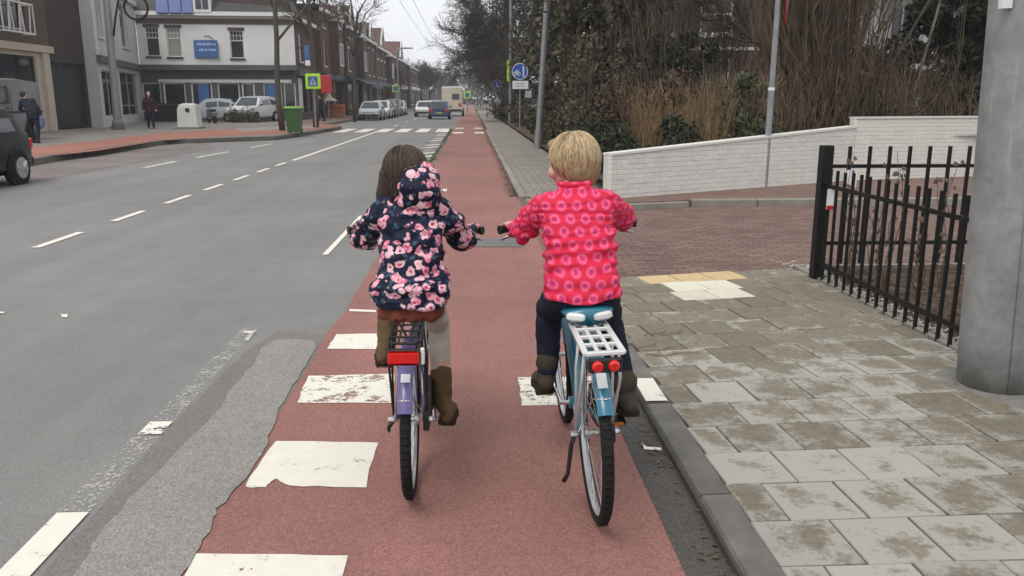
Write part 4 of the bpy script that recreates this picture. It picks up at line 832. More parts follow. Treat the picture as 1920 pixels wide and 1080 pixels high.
for a, b in ((292, 314), (316, 338), (340, 360)):
    q = [onroof(a, 26), onroof(b, 26), onroof(b, -12), onroof(a, -12)]; n_ = Vector((0, -.09, .09)); pn = MB().add([v + n_ * .4 for v in q] + [v + n_ for v in q], [(0, 1, 2, 3), (4, 5, 6, 7), (0, 1, 5, 4), (1, 2, 6, 5), (2, 3, 7, 6), (3, 0, 4, 7)]); pn.build('solar_panel', M['solar'], t_)
q = onroof(377, 22); dm = MB(); dm.b2((q.x - .55, q.y - .05, q.z), (q.x + .55, q.y + 1.6, q.z + 1.5)); o = dm.build('dormer', M['white'], t_); MB().b2((q.x - .4, q.y - .09, q.z + .2), (q.x - .04, q.y - .053, q.z + 1.3)).build('pane', M['glass'], o); MB().b2((q.x + .04, q.y - .09, q.z + .2), (q.x + .4, q.y - .053, q.z + 1.3)).build('pane', M['glass'], o)
# posters inside the shop windows, blue board with its two faint lines of lettering
for a, b in ((371, 391), (497, 515)): MB().b2((fx(a), -.02, fz(196)), (fx(b), -.0, fz(158))).build('poster', M['blue_board'], t_)
bd = thing('blue_board', 'blue rectangular board with two pale lettering lines on the white upper wall', 'sign', (LX + fx(392), FYW + .3 - .14, LZ + fz(92)))
bw, bh = fx(414) - fx(370), fz(76) - fz(109)
MB().cbox((0, 0, 0), (bw, .1, bh), .02).build('panel', M['blue_board'], bd)
r = random.Random(2)
for z0, hh, segs in ((bh * .2, .19, ((-.36, .2), (-.12, .14), (.06, .24), (.33, .07))), (-bh * .12, .17, ((-.3, .34), (.12, .2), (.33, .06)))):
    lt_ = MB()
    for s0, ln in segs:
        x = s0 * bw
        while x < (s0 + ln) * bw: g = r.uniform(.045, .075); lt_.b2((x, -.062, z0), (x + g, -.052, z0 + hh * r.choice((.7, .7, 1)))); x += g + .025
    lt_.build('lettering', M['letter_pale'], bd)
t_ = thing('flood_lamp', 'small dark lamp above the blue board on the white wall', 'lamp', (LX + fx(398), FYW + .2, LZ + fz(69))); MB().tube([(.25, .1, -.15), (.1, -.3, .02)], .03, 6).build('arm', M['black_metal'], t_); MB().cbox((0, -.35, .03), (.36, .2, .18), .04).build('head', M['sign_grey'], t_)
# ---- receding terrace on the left of the road
def row_house(name, label, y0, y1, X, H, mat, roof, wins, shop='dark_panel', rise=2.0, roofm='roof', awn=None, gab=None, bay=None):
    t_, L = house(name, label, (X, y0), (X, y1), LZ); n, stor = wins; ops = []
    for s in range(stor):
        for k in range(n): c = L * (k + .5) / n; ops.append((c - .55, c + .55, 4.0 + s * 2.9, 5.9 + s * 2.9))
    sp = [(L * k / 2 + .4, L * (k + 1) / 2 - .4, .5, 2.9) for k in range(2)]
    facade(t_, L, H, ops + sp, mat, .2, 9)
    for o in ops: window(t_, *o, fr='white', gl='glass', rows=2, sill='white', head='white' if len(label) % 2 else None, fw=.13)
    for o in sp: window(t_, *o, fr='white' if shop == 'white' else 'dark_panel', gl='glass_shop', cols=2)
    MB().b2((-.02, -.25, 3.0), (L, -.003, 3.5)).build('fascia', M[shop], t_); MB().b2((0, -.35, H - .02), (L, -.0, H + .22)).build('gutter', M['white'], t_)
    if roof == 'gable': o = gable_roof(t_, L, H + .23, 9, rise, roofm, .1)
    else: o = MB().b2((0, .1, H + .22), (L, 9, H + .5)).build('roof', M[roofm], t_)
    MB().cbox((L * .8, 4, H + rise + .3), (.7, .7, 1.4), .03).build('chimney', M['brick_dark'], o)
    if gab:
        c_, w_ = L * gab[0], gab[1]; zb = H + .1; g_ = MB().add([(c_ - w_, -.12, zb - .6), (c_ + w_, -.12, zb - .6), (c_ + w_, -.12, zb + .5), (c_, -.12, zb + .5 + w_ * .95), (c_ - w_, -.12, zb + .5), (c_ - w_, 4, zb - .6), (c_ + w_, 4, zb - .6), (c_ + w_, 4, zb + .5), (c_, 4, zb + .5 + w_ * .95), (c_ - w_, 4, zb + .5)], [(0, 1, 2, 3, 4), (1, 6, 7, 2), (0, 4, 9, 5), (4, 3, 8, 9), (3, 2, 7, 8)]).build('front_gable', M[mat], t_, fix=False)
        MB().tube([(c_ - w_ - .15, -.2, zb + .42), (c_, -.2, zb + .6 + w_ * .95), (c_ + w_ + .15, -.2, zb + .42)], .1, 4).build('barge_board', M['white'], g_); window(g_, c_ - .5, c_ + .5, zb - .1, zb + 1.0, y=-.16, fr='white', fw=.1)
    if bay:
        c_ = L * bay; bb_ = MB().b2((c_ - 1.1, -.75, 3.5), (c_ + 1.1, -.004, H - .4)).build('bay', M[mat], t_)
        for s in range(stor): window(bb_, c_ - .95, c_ + .95, 4.1 + s * 2.9, 5.9 + s * 2.9, y=-.79, fr='white', cols=3, fw=.1)
        MB().b2((c_ - 1.25, -.9, H - .4), (c_ + 1.25, -.005, H - .2)).build('bay_cornice', M['white'], bb_)
    if awn: MB().add([(.3, -.05, 3.4), (L - .3, -.05, 3.4), (L - .3, -2.2, 2.75), (.3, -2.2, 2.75), (.3, -2.2, 2.45), (L - .3, -2.2, 2.45)], [(0, 1, 2, 3), (3, 2, 5, 4)]).build('awning', M[awn], t_, fix=False)
    return t_
TX = xr
row_house('brick_shop_house', 'dark brick shop house with steep roof next to the white shop', FYW + .7, 66.4, TX, 6.6, 'brick_brown', 'gable', (2, 1), 'fascia', 5.0, 'roof_brown')
row_house('red_brick_house', 'red brick house with flat roof and white-framed windows behind the lime sign', 66.5, 77, TX + .4, 8.0, 'brick_red', 'flat', (3, 2), 'dark_panel', .4, bay=.5)
row_house('brown_brick_house', 'brown brick house with arched white windows and blue awning', 77.1, 87, TX + .8, 7.6, 'brick_brown', 'gable', (3, 2), 'awning_blue', 1.6, 'roof', 'awning_blue', gab=(.3, 1.7), bay=.75)
row_house('terrace_house', 'dark brick terrace house with a front gable behind the parked cars', 87.1, 99, TX + .9, 7.4, 'brick_brown', 'gable', (3, 2), 'fascia', 1.6, 'roof', gab=(.6, 1.6))
row_house('terrace_house', 'smaller dark terrace house farther along behind the parked cars', 99.1, 115, TX + 1.0, 7.2, 'brick_brown', 'gable', (4, 1), 'fascia', 1.8, gab=(.4, 2.2), bay=.8)
row_house('terrace_house', 'distant red terrace near the end of the houses', 115.1, 137, TX + 1.6, 6.8, 'brick_red', 'gable', (5, 1), 'white', 1.5, gab=(.5, 2.4))
row_house('terrace_house', 'farthest brown terrace before the distant trees', 137.1, 170, TX + 2.2, 6.4, 'brick_brown', 'gable', (6, 1), 'white', 1.5)
# ---- villas behind the gardens on the right
t_, L = house('brick_villa', 'brick villa with white trims seen through the bare trees', (6.2, 34), (19, 34.6), .5)
wl = [(.9, 2.0, 3.6, 5.2), (3.0, 4.4, 3.6, 5.2), (3.2, 4.4, .8, 2.7), (.9, 2.0, .8, 2.7), (6.3, 7.4, 3.8, 5.4), (8.4, 9.5, 3.8, 5.4), (10.6, 11.8, 3.8, 5.4), (6.3, 7.4, .9, 2.7), (8.6, 9.8, .9, 2.7)]
facade(t_, L, 6.6, wl, 'brick_brown')
for o in wl: window(t_, *o, fr='white', gl='glass', rows=2, sill='white', fw=.1)
for z in (3.0, 5.75): MB().b2((-.05, -.05, z), (L + .05, -.003, z + .12)).build('white_band', M['white'], t_)
gable_roof(t_, L, 6.6, 9, 3.6, 'roof_brown', .5)
MB().add([(-.3, -.6, 6.3), (2.6, -.6, 9.4), (5.6, -.6, 6.3), (-.3, .5, 6.3), (2.6, .5, 9.4), (5.6, .5, 6.3)], [(0, 2, 1), (0, 1, 4, 3), (1, 2, 5, 4)]).build('gable', M['roof'], t_, fix=False)
for s in ((-.35, 2.62), (5.65, 2.58)): MB().tube([(s[0], -.66, 6.25), (s[1], -.66, 9.42)], .1, 4).build('barge_board', M['white'], t_)
t_, L = house('pale_house', 'pale grey house with low roof behind the dark shrubs on the right', (14.6, 31), (24, 31.8), .8)
wl = [(.9, 1.9, 2.4, 4.1), (2.9, 4.0, 2.4, 4.1), (5.4, 6.8, 2.4, 4.1), (.9, 2.0, .4, 1.7)]
facade(t_, L, 4.9, wl, 'render_grey')
for o in wl: window(t_, *o, fr='white', gl='glass_pale' if o[0] > 2 else 'glass', cols=2, sill='white')
gable_roof(t_, L, 4.9, 8, 2.4, 'roof', .6); MB().b2((-.6, -.72, 4.72), (L + .6, -.6, 4.95)).build('gutter', M['white'], t_)
# ================================================================== organic shapes: lofts merged into one skin
def chain(b_, pts, rad, n=14):
    """limb: tapered tube with rounded ends"""
    P = [Vector(p) for p in pts]; rr = list(rad) if isinstance(rad, (list, tuple)) else [rad] * len(P)
    Q, T = [], []
    for i in range(len(P) - 1):
        for k in range(4): Q.append(P[i].lerp(P[i + 1], k / 4)); T.append(rr[i] + (rr[i + 1] - rr[i]) * k / 4)
    Q.append(P[-1]); T.append(rr[-1])
    b_.tube(Q, T, n); b_.ell(P[0], (rr[0],) * 3, 12, 8); b_.ell(P[-1], (rr[-1],) * 3, 12, 8)
    for i in range(1, len(P) - 1): b_.ell(P[i], (rr[i],) * 3, 12, 8)
    return b_
def torso(b_, secs, n=28):
    """stack of (x, y, z, rx, ry) rings; superellipse cross-sections"""
    out = []
    for i in range(len(secs) - 1):
        for k in range(4):
            f = k / 4; f2 = f * f * (3 - 2 * f); out.append([a + (b - a) * (f2 if j else f2) for j, (a, b) in enumerate(zip(secs[i], secs[i + 1]))])
    out.append(list(secs[-1])); rs = []
    for x, y, z, rx, ry in out:
        ring = []
        for a in range(n):
            q = 2 * math.pi * a / n; c, s = math.cos(q), math.sin(q); e = .82
            ring.append((x + rx * math.copysign(abs(c) ** e, c), y + ry * math.copysign(abs(s) ** e, s), z))
        rs.append(ring)
    return b_.rings(rs)
def skin(b_, name, mat, parent, voxel=.008, smooth=6, disp=None):
    me = b_.mesh(name, mat); o = bpy.data.objects.new('tmp', me); C.objects.link(o)
    bm = bmesh.new(); bm.from_mesh(me); bmesh.ops.recalc_face_normals(bm, faces=bm.faces); bm.to_mesh(me); bm.free()
    md = o.modifiers.new('r', 'REMESH'); md.mode = 'VOXEL'; md.voxel_size = voxel; md.use_smooth_shade = True
    if smooth: ms = o.modifiers.new('s', 'SMOOTH'); ms.factor = .5; ms.iterations = smooth
    dg = bpy.context.evaluated_depsgraph_get(); me2 = bpy.data.meshes.new_from_object(o.evaluated_get(dg)); bpy.data.objects.remove(o); bpy.data.meshes.remove(me)
    me2.name = name
    if disp:
        nn = [v.normal.copy() for v in me2.vertices]
        for v, q in zip(me2.vertices, nn): v.co += q * disp(v.co)
        me2.update()
    me2.shade_smooth(); o = bpy.data.objects.new(name, me2); C.objects.link(o); o.parent = parent
    if not me2.materials: me2.materials.append(mat)
    return o
def strand(Mi):
    def f(v):
        p = Mi @ v; az = math.atan2(p.x, p.y + .02); return .0055 * noise.noise(Vector((az * 7, p.z * 9, 1))) + .003 * noise.noise(Vector((az * 19, p.z * 12, 4)))
    return f
def nz(v, sx, sy, sz, seed=0): return noise.noise(Vector((v.x * sx + seed, v.y * sy, v.z * sz)))
def strands(hair, Mx, k, mat, n, seed, long=0.0, cz=.022, rad=(.089, .099, .098)):
    # locks combed down from the crown over the skull; the long ones fall past the neck
    r = random.Random(seed); b_ = MB(); Mx3 = Mx.to_3x3()
    for i in range(n):
        az = r.uniform(0, 6.283); front = max(0, math.cos(az)); t0 = abs(r.gauss(0, .5)) + .05; t1 = (2.25 - 1.15 * front ** .7) + r.gauss(0, .12); t0 = min(t0 + r.random() * .9, t1 - .3); lift = r.uniform(.985, 1.045); sw = r.gauss(0, .2); wf = r.uniform(.01, .03); pts = []
        for s in range(8):
            th = t0 + (t1 - t0) * s / 7; a = az + sw * (s / 7) + .35 * math.sin(th) * (1 if s < 4 else 1) * .3
            q = Vector((rad[0] * k * math.sin(th) * math.sin(a), rad[1] * k * math.sin(th) * math.cos(a), rad[2] * k * math.cos(th))) * (lift + wf * math.sin(s * 1.3 + az * 3) * s / 7); pts.append(Mx @ (Vector((0, -.016 * k, cz * k)) + q))
        if long and front < .55 and r.random() < .75:
            p = pts[5]; pts = pts[:6]; ln = long * r.uniform(.6, 1.1); o = (p - Mx.translation); o.z = 0
            for s in range(1, 5): pts.append(p + Vector((o.x * .05 * s + r.gauss(0, .004), o.y * .03 * s + r.gauss(0, .004), -ln * s / 4)))
        w_ = r.uniform(.0014, .0028) * k; m_ = len(pts) - 1; b_.tube(pts, [w_ * (1 if 0 < s < m_ - 1 else .35) for s in range(m_ + 1)], 3, cap=False)
    return tag(b_.build('hair_locks', M[mat], hair, smooth=True, fix=False), kind='stuff')
def hand(b_, W, F, side, k=1.0, grip=True):
    """palm at W reaching to the grip F; four unequal fingers curl over the bar, thumb from the side of the palm"""
    W, F = Vector(W), Vector(F); ax = Vector((1, 0, 0)) if grip else Vector((1, .2, 0)).normalized(); d = (F - W).normalized(); up = Vector((0, 0, 1))
    b_.ell(W.lerp(F, .45) + up * .012 * k, (.034 * k, .045 * k, .017 * k), 12, 8)
    for i, (off, ln) in enumerate(((-.028, .85), (-.010, 1.0), (.009, .95), (.027, .75))):
        o = ax * off * k * side; p0 = F + o - d * .015 * k + up * .02 * k; p1 = F + o + d * .018 * k * ln + up * .014 * k; p2 = F + o + d * .024 * k * ln - up * .010 * k; p3 = F + o + d * .006 * k - up * .022 * k * ln
        chain(b_, [p0, p1, p2, p3], [.0092 * k, .0088 * k, .0082 * k, .0074 * k], 8)
    o = -ax * .036 * k * side; chain(b_, [W.lerp(F, .3) + o * .8, W.lerp(F, .75) + o * 1.15 - up * .006 * k, F + o * .9 - up * .018 * k], [.011 * k, .0098 * k, .0085 * k], 8)
def head_mesh(b_, c, k=1.0, turn=0.0, tilt=0.0):
    """skull, jaw, nose, lips, brow, ears; faces +Y before the turn"""
    Mx = Matrix.Translation(c) @ Matrix.Rotation(tilt, 4, 'Y') @ Matrix.Rotation(turn, 4, 'Z'); M3 = Mx.to_3x3(); P = lambda x, y, z: Mx @ Vector((x * k, y * k, z * k))
    b_.ell(P(0, -.008, .022), (.073 * k, .088 * k, .084 * k), 20, 14, M3); b_.ell(P(0, .028, -.042), (.055 * k, .058 * k, .062 * k), 16, 10, M3); b_.ell(P(0, .05, -.078), (.028 * k, .026 * k, .022 * k), 12, 8, M3)
    chain(b_, [P(0, .082, .012), P(0, .100, -.018)], [.009 * k, .0135 * k], 10); b_.ell(P(0, .082, -.05), (.021 * k, .010 * k, .006 * k), 10, 6, M3); b_.ell(P(0, .079, -.060), (.018 * k, .010 * k, .006 * k), 10, 6, M3)
    for s in (-1, 1):
        b_.ell(P(.073 * s, -.004, -.006), (.008 * k, .018 * k, .027 * k), 10, 8, M3); b_.ell(P(.045 * s, .055, -.03), (.026 * k, .026 * k, .024 * k), 12, 8, M3); b_.ell(P(.03 * s, .076, .028), (.024 * k, .012 * k, .008 * k), 10, 6, M3)
    return Mx
def eyes(t_, Mx, k, body):
    for s in (-1, 1):
        p = Mx @ Vector((.03 * s * k, .068 * k, .006 * k)); e = MB().ell(p, (.0115 * k,) * 3, 12, 8).build('eye', M['sign_white'], body, smooth=True); q = Mx @ Vector((.03 * s * k, .0755 * k, .006 * k)); MB().ell(q, (.0055 * k,) * 3, 10, 6).build('iris', M['hair_brown'], body, smooth=True)
def shoe(b_, sole, heel, toe, wd, ht, top):
    """shoe body between heel and toe points (on the sole line) plus ankle shaft to 'top'"""
    H, T_ = Vector(heel), Vector(toe); d = (T_ - H); L = d.length; dn = d.normalized(); side = Vector((dn.y, -dn.x, 0)).normalized(); upv = side.cross(dn)
    if upv.z < 0: upv = -upv
    for f, w_, h_ in ((.02, .78, .85), (.2, .86, 1.0), (.4, .85, .95), (.62, .98, .72), (.82, .95, .58), (.97, .7, .5)):
        c = H + d * f; b_.ell(c + upv * ht * h_ * .5, (wd * w_ * .5, L * .2, ht * h_ * .52), 14, 8, Matrix((side, dn, upv)).transposed())
    sl = []
    for f, w_ in ((0, .6), (.06, .82), (.25, .9), (.45, .84), (.7, 1.02), (.9, .86), (1.0, .45)): sl.append((f, w_ * wd * .53))
    low = [H + d * f + side * s_ for f, s_ in sl] + [H + d * f - side * s_ for f, s_ in reversed(sl)]
    sole.rings([[v - upv * .012 for v in low], [v + upv * .012 for v in low]])
    return upv
def person_walk(name, label, loc, rz, ht, coat, legs, hairm_, pose, extra=None):
    """adult pedestrian; pose holds joints at a 1.75 m scale"""
    t_ = thing('person', label, 'person', loc, rz); k = ht / 1.75; S_ = lambda p: tuple(a * k for a in p); J = {a: S_(b) for a, b in pose.items()}
    b_ = MB(); hc = Vector(J['head']); nk = Vector(J['neck']); torso(b_, [(*J['pelvis'][:2], J['pelvis'][2] - .08 * k, .15 * k, .11 * k), (*J['pelvis'][:2], J['pelvis'][2] + .08 * k, .155 * k, .11 * k), (*J['chest'], .17 * k, .11 * k), (nk.x, nk.y, nk.z - .06 * k, .1 * k, .08 * k), (*nk, .055 * k, .055 * k)])
    Mx = head_mesh(b_, hc, 1.12 * k, J.get('turn', 0) if isinstance(J.get('turn', 0), (int, float)) else 0); chain(b_, [nk - Vector((0, 0, .05 * k)), hc - Vector((0, 0, .06 * k))], .052 * k)
    for s in 'lr':
        chain(b_, [J['sh' + s], J['el' + s], J['wr' + s]], [.05 * k, .042 * k, .03 * k]); chain(b_, [J['hip' + s], J['kn' + s], J['an' + s]], [.085 * k, .06 * k, .042 * k]); w_ = Vector(J['wr' + s]); e = Vector(J['el' + s]); hand(b_, w_, w_ + (w_ - e).normalized() * .09 * k, 1, 1.1 * k)
    body = skin(b_, 'body', M['skin'], t_, .014, 3); eyes(t_, Mx, 1.12 * k, body)
    c = MB(); torso(c, [(*J['pelvis'][:2], J['pelvis'][2] - .17 * k, .19 * k, .15 * k), (*J['pelvis'][:2], J['pelvis'][2] + .08 * k, .185 * k, .14 * k), (*J['chest'], .205 * k, .145 * k), (nk.x, nk.y, nk.z - .05 * k, .13 * k, .1 * k), (nk.x, nk.y, nk.z + .015 * k, .075 * k, .075 * k)])
    for s in 'lr': chain(c, [J['sh' + s], J['el' + s], Vector(J['wr' + s])], [.075 * k, .062 * k, .05 * k])
    skin(c, 'coat', M[coat], t_, .016, 4, lambda v: .01 * nz(v, 6, 6, 12))
    l = MB()
    for s in 'lr': chain(l, [J['hip' + s], J['kn' + s], Vector(J['an' + s])], [.105 * k, .075 * k, .062 * k])
    skin(l, 'trousers', M[legs], t_, .016, 3)
    for s in 'lr':
        sh_, so_ = MB(), MB(); a = Vector(J['an' + s]); a.z = .02 * k; shoe(sh_, so_, a - Vector((0, .08 * k, 0)), a + Vector((0, .18 * k, 0)), .1 * k, .09 * k, a); o = skin(sh_, 'shoe', M['shoe'], t_, .014, 2); so_.build('sole', M['sole'], o)
    h = MB(); R3 = Mx.to_3x3(); h.ell(Mx @ Vector((0, -.022 * k, .045 * k)), (.092 * k, .1 * k, .09 * k), 16, 12, R3); h.ell(Mx @ Vector((0, -.05 * k, -.02 * k)), (.08 * k, .06 * k, .07 * k), 14, 10, R3); skin(h, 'hair', M[hairm_], t_, .014, 2, lambda v: .008 * nz(v, 30, 30, 10))
    if extra: extra(t_, J, k)
    return t_
walk = dict(pelvis=(0, 0, .93), chest=(0, .02, 1.27), neck=(0, .02, 1.47), head=(0, .05, 1.62), shl=(-.18, .02, 1.40), elr=(.27, -.03, 1.13), ell=(-.27, -.04, 1.13), shr=(.18, .02, 1.40), wrl=(-.27, .08, .92), wrr=(.28, .05, .9),
            hipl=(-.09, 0, .92), hipr=(.09, 0, .92), knl=(-.1, .10, .5), knr=(.1, -.02, .49), anl=(-.1, .14, .09), anr=(.1, -.18, .1))
# ================================================================== bicycles
def bike(name, label, loc, rot, Rw, wb, fr, guard, rackstyle, bar_w, bar_z, bar_y, bb, crank, seat, cols):
    t_ = thing(name, label, 'bicycle', loc, rot=rot)
    def wheel(y, nm):
        w_ = MB().lathe([(.022, -.035), (.022, -.02), (.012, -.015), (.012, .015), (.022, .02), (.022, .035)], (0, y, Rw), 14, 'X').build(nm, M['chrome'], t_, auto=40)
        tm_ = MB().torus((0, y, Rw), Rw - .021, .0215, 64, 10, 'X'); 
        for k in range(72):      # tread ribs
            a = 2 * math.pi * k / 72; c = Vector((0, y + (Rw - .0012) * math.cos(a), Rw + (Rw - .0012) * math.sin(a))); tm_.box(c, (.024, .010, .0035), M=Matrix.Rotation(a + math.pi / 2, 4, 'X'))
        tm_.build('tyre', M['rubber'], w_, smooth=True)
        rm = MB(); prof = [(Rw - .040, -.013), (Rw - .028, -.014), (Rw - .028, .014), (Rw - .040, .013), (Rw - .050, 0)]; rs = []
        for k in range(64):
            a = 2 * math.pi * k / 64; rs.append([(h, y + r0 * math.cos(a), Rw + r0 * math.sin(a)) for r0, h in prof])
        rm.rings(rs + [rs[0]], cap=False).build('rim', M['alu'], w_, auto=30)
        sp_ = MB()
        for k in range(28):
            a = 2 * math.pi * k / 28; b2 = a + (.5 if k % 4 < 2 else -.5); x = .028 if k % 2 else -.028; sp_.tube([(x, y + .021 * math.cos(b2), Rw + .021 * math.sin(b2)), (0, y + (Rw - .045) * math.cos(a), Rw + (Rw - .045) * math.sin(a))], .0011, 4)
        tag(sp_.build('spokes', M['chrome'], w_), kind='stuff'); return w_
    wheel(0, 'rear_wheel'); wheel(wb, 'front_wheel')
    B = Vector((0, bb[0], bb[1])); hub = Vector((0, 0, Rw)); st = Vector((0, seat[0] + .03, seat[1] - .13)); hd0 = Vector((0, wb - .17, Rw * 2 - .0 + .02)); hd1 = Vector((0, wb - .22, Rw * 2 + .13))
    f = MB(); f.tube([B, st], .016, 12); f.tube([B + Vector((0, .01, .01)), Vector((0, (B.y + hd0.y) / 2, (B.z + hd0.z) / 2 - .03)), hd0], .02, 12); f.tube([B.lerp(st, .35), Vector((0, (B.y + hd1.y) / 2 - .02, (B.z + hd1.z) / 2 + .01)), hd1 - Vector((0, 0, .03))], .018, 12); f.tube([hd0 - Vector((0, -.012, .05)), hd1], .022, 12)
    for s in (-1, 1):
        f.tube([B + Vector((.02 * s, 0, 0)), Vector((.045 * s, .1, Rw)), hub + Vector((.055 * s, 0, 0))], .009, 8); f.tube([st + Vector((.012 * s, -.01, -.05)), Vector((.045 * s, .08, Rw + .16)), hub + Vector((.055 * s, 0, 0))], .008, 8)
    f.lathe([(.026, -.04), (.026, .04)], B, 14, 'X'); f.build('frame', M[fr], t_, auto=40)
    fk = MB(); cr = Vector((0, hd0.y + .015, hd0.z - .06))
    for s in (-1, 1): fk.tube([cr + Vector((.01 * s, 0, .01)), cr + Vector((.045 * s, .012, -.02)), Vector((.05 * s, wb - .03, Rw + .12)), Vector((.05 * s, wb, Rw))], [.012, .012, .01, .008], 8)
    fk.build('fork', M[fr], t_, auto=40)
    def guard_mesh(y, a0, a1, nm, m_):
        g = MB(); rs = []
        for k in range(25):
            a = R(a0 + (a1 - a0) * k / 24); ca, sa = math.cos(a), math.sin(a); ring = []
            for j in range(7): q = (j / 6 - .5) * 2; rr = Rw + .022 - .012 * q * q; ring.append((q * .028, y + rr * ca, Rw + rr * sa))
            for j in range(6, -1, -1): q = (j / 6 - .5) * 2; rr = Rw + .0195 - .012 * q * q; ring.append((q * .0265, y + rr * ca, Rw + rr * sa))
            rs.append(ring)
        return g.rings(rs).build(nm, M[m_], t_, auto=50)
    gd = guard_mesh(0, 62, 148 if rackstyle == 'grid' else 155, 'rear_mudguard', guard); guard_mesh(wb, 20, 155, 'front_mudguard', guard)
    def gp_(a, r0): return Vector((0, (Rw + r0) * math.cos(R(a)), Rw + (Rw + r0) * math.sin(R(a))))
    rp = MB(); c0, c1 = gp_(122 if rackstyle == 'grid' else 129, .0245), gp_(133 if rackstyle == 'grid' else 135, .0245); rp.add([c0 + Vector((-.017, 0, 0)), c0 + Vector((.017, 0, 0)), c1 + Vector((.017, 0, 0)), c1 + Vector((-.017, 0, 0))], [(0, 1, 2, 3)]); rp.build('reflector_patch', M['sign_white'], gd)
    sy = MB(); e = gp_(139 if rackstyle == 'grid' else 147, .012)
    for s in (-1, 1): sy.tube([hub + Vector((.06 * s, 0, 0)), e + Vector((.034 * s, .03, -.005)), e + Vector((.02 * s, .0, .004)), e + Vector((0, -.012, .006))], .0028, 6)
    sy.build('mudguard_stay', M['chrome'], gd, smooth=True)
    # carrier
    rz_ = cols['rack_z']; y0, y1 = cols['rack_y']; rk = MB()
    if rackstyle == 'grid':
        for x in (-.062, -.0205, .0205, .062): rk.cbox((x, (y0 + y1) / 2, rz_), (.013 if abs(x) < .03 else .02, y1 - y0, .014), .003)
        for k in range(5): y = y0 + (y1 - y0) * k / 4; rk.cbox((0, y, rz_ + .001), (.13, .022 if k in (0, 4) else .014, .0145), .003)
    else:
        pts = [(-.055, y1, rz_), (-.058, y0 + .03, rz_), (-.04, y0, rz_), (.04, y0, rz_), (.058, y0 + .03, rz_), (.055, y1, rz_)]; rk.tube(pts, .0055, 8)
        for x in (-.02, .02): rk.tube([(x, y0, rz_), (x, y1, rz_)], .0045, 8)
        for k in range(1, 4): y = y0 + (y1 - y0) * k / 4; rk.tube([(-.057, y, rz_ - .001), (.057, y, rz_ - .001)], .0045, 8)
    rko = rk.build('carrier', M[cols['rack']], t_, auto=40); ls = MB()
    for s in (-1, 1):
        for yy in ((y0 + .06, y0 + .2) if rackstyle == 'grid' else (y0 + .1, y0 + .24)): ls.tube([(.058 * s, yy, rz_ - .005), (.066 * s, yy + .03, rz_ - .12), (.066 * s, .0, Rw + .02)], .0055 if rackstyle == 'grid' else .0045, 8)
    for s in (-1, 1): ls.tube([(.05 * s, y1, rz_), (.02 * s, st.y, st.z - .03)], .005, 6)
    ls.build('carrier_leg', M[cols['rackleg']], rko, smooth=True)
    if rackstyle == 'grid':
        MB().cbox((.0, y0 - .008, rz_ - .038), (.115, .018, .05), .006).build('lamp_bracket', M['plastic_black'], t_)
        for s in (-1, 1): MB().lathe([(.0, -.012), (.013, -.011), (.0185, -.005), (.0195, .004), (.0195, .012)], (.027 * s, y0 - .022, rz_ - .038), 20, 'Y').build('rear_light', M['red_lens'], t_, auto=40)
    else:
        MB().cbox((0, y0 - .01, rz_ - .045), (.118, .03, .055), .008).build('light_housing', M['plastic_black'], t_); MB().cbox((0, y0 - .028, rz_ - .045), (.112, .018, .05), .008).build('rear_light', M['red_lens'], t_, auto=40); MB().cbox((.066, y0 - .005, rz_ - .045), (.014, .02, .062), .004).build('side_reflector', M['sign_white'], t_)
    # saddle and post
    sp2 = MB(); sp2.tube([st - Vector((0, -.005, .12)), Vector((0, seat[0], seat[1] - .03))], .0125, 10); sp2.build('seat_post', M['chrome'], t_, smooth=True)
    sd = MB(); rs = []
    for yy, hw, zz in ((-.135, .055, .0), (-.125, .085, .012), (-.08, .098, .016), (-.02, .08, .012), (.04, .045, .004), (.1, .03, .0), (.135, .018, -.004)):
        rs.append([(hw * math.cos(q), seat[0] + yy, seat[1] + zz + (.022 if math.sin(q) > 0 else .03) * math.sin(q)) for q in [2 * math.pi * a / 16 for a in range(16)]])
    sdo = sd.rings(rs).build('saddle', M[cols['saddle']], t_, smooth=True)
    if cols.get('saddle_trim'):
        for s in (-1, 1): MB().cbox((.05 * s, seat[0] - .132, seat[1] + .006), (.068, .03, .03), .008, M=Matrix.Rotation(R(-8 * s), 4, 'Y')).build('saddle_panel', M[cols['saddle_trim']], sdo)
    # handlebar, grips, levers, bell, lamp
    hb = MB(); hb.tube([hd1 - Vector((0, 0, .05)), Vector((0, hd1.y - .02, bar_z - .06)), Vector((0, hd1.y - .0, bar_z - .03))], .0125, 10)
    for s in (-1, 1): hb.tube([(0, hd1.y, bar_z - .03), (.06 * s, hd1.y + .015, bar_z - .025), (.16 * s, bar_y + .06, bar_z - .002), (bar_w * s * .72, bar_y + .02, bar_z), (bar_w * s, bar_y - .02, bar_z)], .0105, 10)
    ho = hb.build('handlebar', M['chrome'], t_, smooth=True)
    for s in (-1, 1):
        d_ = Vector((bar_w * s * .28, -.04, 0)).normalized(); e = Vector((bar_w * s, bar_y - .02, bar_z)); MB().tube([e - d_ * .105, e - d_ * .1, e - d_ * .01, e, e + d_ * .008], [.0165, .0155, .0155, .019, .019], 14).build('grip', M['plastic_black'], ho, auto=40)
        lv = MB(); a = e - d_ * .13; lv.tube([a, a + Vector((.01 * s, .03, -.02)), a + Vector((.06 * s, .035, -.04)), e + Vector((.0, .02, -.045))], [.01, .008, .006, .0055], 8); lv.build('brake_lever', M['chrome'], ho, smooth=True)
    if cols.get('bell'): MB().ell((cols['bell'] * bar_w * .55, bar_y + .01, bar_z - .008), (.026, .026, .024), 14, 8).build('bell', M['plastic_black'], t_, smooth=True)
    MB().lathe([(.0, -.04), (.018, -.036), (.028, -.01), (.03, .02), (.026, .024)], (0, hd1.y + .07, bar_z - .12), 16, 'Y').build('front_light', M['plastic_black'], t_, smooth=True)
